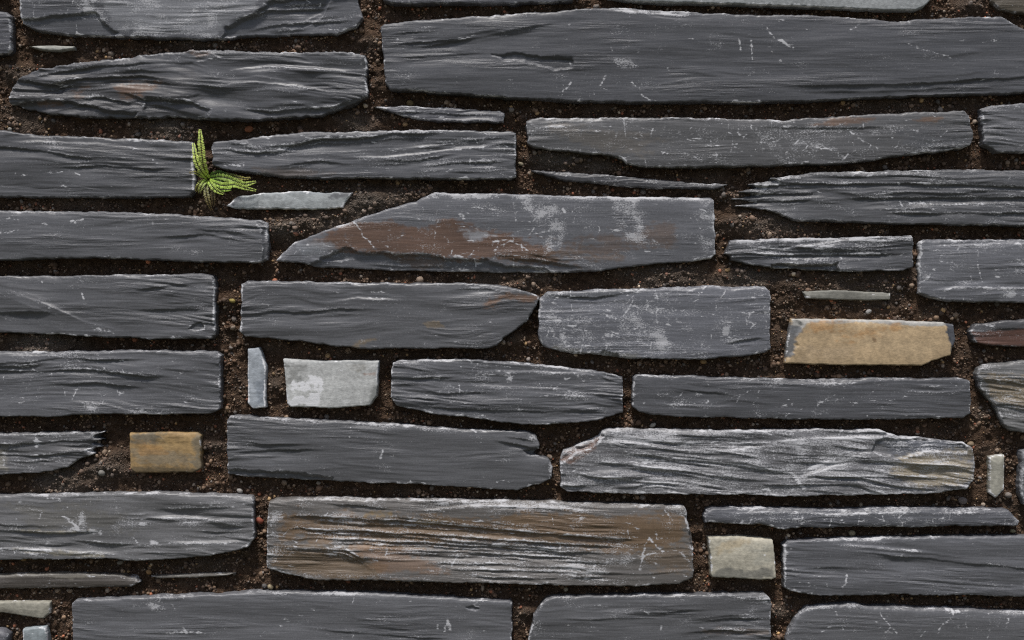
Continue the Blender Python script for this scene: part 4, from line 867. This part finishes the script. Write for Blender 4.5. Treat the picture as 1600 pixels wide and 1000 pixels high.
gravel = mesh_from('mortar_gravel', VV.reshape(-1, 3), FF, M_GRAIN, wall, {'tint': ('FLOAT_COLOR', CC)})
gravel['kind'] = 'stuff'
print('grains', n_g)

# single pebbles that stand out in the joints
PEB = [(1022,666,5,(0.42,0.38,0.32)),(1336,836,5.5,(0.36,0.30,0.20)),(228,897,5,(0.34,0.20,0.09)),(361,470,4.5,(0.32,0.25,0.07)),(385,199,6,(0.30,0.11,0.05)),(402,816,6,(0.26,0.07,0.04)),(885,925,4,(0.36,0.30,0.22)),(1006,780,4.5,(0.24,0.2,0.18)),
       (157,740,6,(0.2,0.19,0.17)),(420,920,4.5,(0.36,0.29,0.18)),(410,919,5,(0.10,0.09,0.085)),(655,437,7,(0.26,0.19,0.14)),(639,158,6,(0.20,0.14,0.06)),(371,769,4.5,(0.34,0.31,0.28)),(181,883,5,(0.27,0.24,0.21)),(1588,832,4,(0.3,0.26,0.16)),
       (1582,776,6,(0.2,0.17,0.15)),(1509,784,7,(0.17,0.14,0.13)),(1361,487,4.5,(0.30,0.29,0.28)),(10,200,4,(0.28,0.26,0.23)),(814,254,4.5,(0.26,0.22,0.15)),(1523,696,6,(0.22,0.16,0.1)),(135,1000,0,None)]
for i, (x, y, r, c) in enumerate(PEB):
    if not c:
        continue
    v = ICO.copy()
    f2 = []; vl = [tuple(a) for a in v]; cache = {}
    def mid(a, b):
        k = (min(a, b), max(a, b))
        if k not in cache:
            p_ = (np.array(vl[a]) + np.array(vl[b])) / 2; vl.append(tuple(p_ / np.linalg.norm(p_))); cache[k] = len(vl) - 1
        return cache[k]
    for a, b, c_ in ICF:
        ab, bc, ca_ = mid(a, b), mid(b, c_), mid(c_, a)
        f2 += [(a, ab, ca_), (b, bc, ab), (c_, ca_, bc), (ab, bc, ca_)]
    v = np.array(vl, np.float32)
    v *= (1 + 0.18 * perlin(v[:, 0] * 1.3 + i * 9, v[:, 1] * 1.3 + v[:, 2] * 1.7, 33))[:, None]
    v = v * np.array([r * nr.uniform(0.9, 1.25), r * 0.8, r * nr.uniform(0.7, 0.95)])
    a = nr.uniform(-0.6, 0.6)
    v = np.stack([v[:, 0] * math.cos(a) - v[:, 2] * math.sin(a), v[:, 1], v[:, 0] * math.sin(a) + v[:, 2] * math.cos(a)], 1) / 1000
    hh = mortar_height(np.array([x], np.float32), np.array([y], np.float32))[0][0]
    v += np.array([wx(x), -(hh + 0.5 * r) / 1000, wz(y)])
    cc = np.tile(np.array(c + (1,), np.float32), (len(v), 1))
    mesh_from('pebble', v, f2, M_GRAIN, wall, {'tint': ('FLOAT_COLOR', cc)})

# ------------------------------------------------------------------ the fern in the joint
fern = bpy.data.objects.new('fern', None)
COL.objects.link(fern)
fern.location = (float(wx(322)), 0.016, float(wz(280)))
fern['label'] = 'small green fern with paired leaflets rooted in the mortar joint'
fern['category'] = 'fern'
GL = (0.50, 0.60, 0.13); GM = (0.32, 0.48, 0.07); GD = (0.10, 0.20, 0.03); YL = (0.33, 0.27, 0.07); BR = (0.19, 0.12, 0.05)

def catmull(P, n):
    P = np.array(P, float); P = np.vstack([2 * P[0] - P[1], P, 2 * P[-1] - P[-2]])
    out = []
    for i in range(1, len(P) - 2):
        for t in np.linspace(0, 1, n, endpoint=False):
            out.append(0.5 * (2 * P[i] + (P[i + 1] - P[i - 1]) * t + (2 * P[i - 1] - 5 * P[i] + 4 * P[i + 1] - P[i + 2]) * t * t + (-P[i - 1] + 3 * P[i] - 3 * P[i + 1] + P[i + 2]) * t ** 3))
    out.append(P[-2])
    return np.array(out)

def frond(path, wid, c0, c1, seed, label=None):
    """path: (x, y, height in front of the wall face), in millimetres"""
    r = random.Random(seed)
    C = catmull(path, 14)
    d = np.r_[0, np.cumsum(np.linalg.norm(np.diff(C, axis=0), axis=1))]
    Lt = d[-1]
    V, F, Cc = [], [], []
    org = np.array([322, 280, -16.0])
    def add(pt, col):
        q = np.array(pt) - org
        V.append((q[0] / 1000, -q[2] / 1000, -q[1] / 1000)); Cc.append(col + (1,)); return len(V) - 1
    s = 3.0; k = 0
    while s < Lt - 0.5:
        t = s / Lt
        p = np.array([np.interp(s, d, C[:, j]) for j in range(3)])
        q = np.array([np.interp(min(s + 1, Lt), d, C[:, j]) for j in range(3)]) - np.array([np.interp(max(s - 1, 0), d, C[:, j]) for j in range(3)])
        q /= np.linalg.norm(q) + 1e-9
        nrm = np.array([0, 0, 1.0]); nrm -= q * nrm.dot(q); nrm /= np.linalg.norm(nrm) + 1e-9
        side = np.cross(nrm, q)
        ln = 1.12 * wid * min(1.0, 0.55 + 1.6 * t) * (1 - 0.75 * max(0, (t - 0.55) / 0.45) ** 1.6)
        for sg in (-1, 1):
            l_ = ln * r.uniform(0.82, 1.1); hw = 1.6 * r.uniform(0.88, 1.1) * (1 - 0.3 * t)
            ax = side * sg + q * (0.28 + r.uniform(-0.08, 0.08)) + nrm * r.uniform(0.05, 0.35); ax /= np.linalg.norm(ax)
            wv = q - ax * q.dot(ax); wv /= np.linalg.norm(wv)
            up = np.cross(wv, ax); up *= np.sign(up[2]) if abs(up[2]) > 1e-3 else 1
            f = r.uniform(0.85, 1.18)
            col = tuple((c0[j] + (c1[j] - c0[j]) * t) * f for j in range(3))
            b0 = p + ax * 0.45 + q * r.uniform(-0.3, 0.3)
            ring = []
            for (u, w_) in ((0.0, 0.25), (0.22, 0.85), (0.55, 1.0), (0.85, 0.72), (1.0, 0.0), (0.85, -0.72), (0.55, -1.0), (0.22, -0.85), (0.0, -0.25)):
                ring.append(add(b0 + ax * l_ * u + wv * hw * w_ - up * 0.35 * abs(w_) - up * 0.5 * u * u, col))
            ce = add(b0 + ax * l_ * 0.5 + up * 0.25, col)
            for a in range(len(ring)):
                F.append((ring[a], ring[(a + 1) % len(ring)], ce))
        s += 3.15 * (1 - 0.3 * t); k += 1
    ob = mesh_from('frond', V, F, M_LEAF, fern, {'tint': ('FLOAT_COLOR', np.array(Cc))}, smooth=True)
    if label:
        ob['label'] = label
    # midrib
    RV, RF = [], []
    for i in range(len(C)):
        tq = C[min(i + 1, len(C) - 1)] - C[max(i - 1, 0)]; tq = tq / (np.linalg.norm(tq) + 1e-9)
        a = np.cross(tq, (0, 0, 1.0)); a /= np.linalg.norm(a) + 1e-9; b = np.cross(a, tq)
        rr = 0.55 * (1 - 0.6 * i / len(C))
        for j in range(5):
            an = 2 * math.pi * j / 5
            q = C[i] + (a * math.cos(an) + b * math.sin(an)) * rr + np.array([0, 0, 0.25]) - org
            RV.append((q[0] / 1000, -q[2] / 1000, -q[1] / 1000))
    for i in range(len(C) - 1):
        for j in range(5):
            RF.append((i * 5 + j, i * 5 + (j + 1) % 5, (i + 1) * 5 + (j + 1) % 5, (i + 1) * 5 + j))
    mesh_from('midrib', RV, RF, M_STEM, ob)
    return ob

B = (323, 279, -14)
frond([B, (319, 262, 2), (317, 240, 8), (315.5, 220, 9), (314, 204, 7)], 5.4, GL, GL, 1)
frond([B, (317, 270, 4), (310, 256, 9), (306, 240, 8), (303, 223, 4)], 4.6, GL, GL, 2)
frond([(322, 277, -12), (314, 274, 2), (306, 270, 6), (297, 270.5, 5)], 2.6, GM, YL, 3, 'short yellowing frond')
frond([B, (336, 286, 4), (350, 290.5, 9), (368, 289.5, 10), (385, 294.5, 8), (401, 298, 4)], 4.4, GM, GL, 4)
frond([(324, 277, -14), (342, 276, -2), (358, 279, 3), (380, 288, 5), (402, 284.5, 4)], 5.0, GD, GL, 5)
frond([(324, 276, -16), (345, 272, -8), (368, 276, -4), (382, 279, -1), (393, 277.5, 0)], 3.6, GD, YL, 6, 'frond with a withered yellow tip')
frond([B, (330, 287, 4), (338, 297, 8), (351, 304, 6)], 4.2, GM, GL, 7)
frond([(322, 282, -12), (322, 296, 2), (326, 314, 5), (331, 330, 0)], 4.0, (0.16, 0.2, 0.05), BR, 8, 'browning frond hanging down')
frond([(325, 283, -14), (331, 297, -4), (333, 310, -1), (333, 322, -5)], 3.8, (0.15, 0.15, 0.05), BR, 9, 'browned frond')
frond([B, (318, 287, 2), (314, 296, 4), (312, 304, 1)], 3.4, GM, (0.2, 0.2, 0.05), 10)
frond([(321, 280, -13), (313, 286, -1), (309, 292, 1), (305, 299, -4)], 3.6, GM, YL, 11)
frond([(324, 277, -16), (340, 281, -3), (356, 285, 1), (372, 281, 1)], 5.2, GD, GM, 12)
frond([(323, 276, -17), (334, 271, -8), (345, 270, -6), (356, 273, -7)], 4.2, GD, GD, 13)
frond([(323, 280, -15), (334, 290, -2), (346, 296, 2), (362, 296, 1)], 4.2, GD, GM, 14)
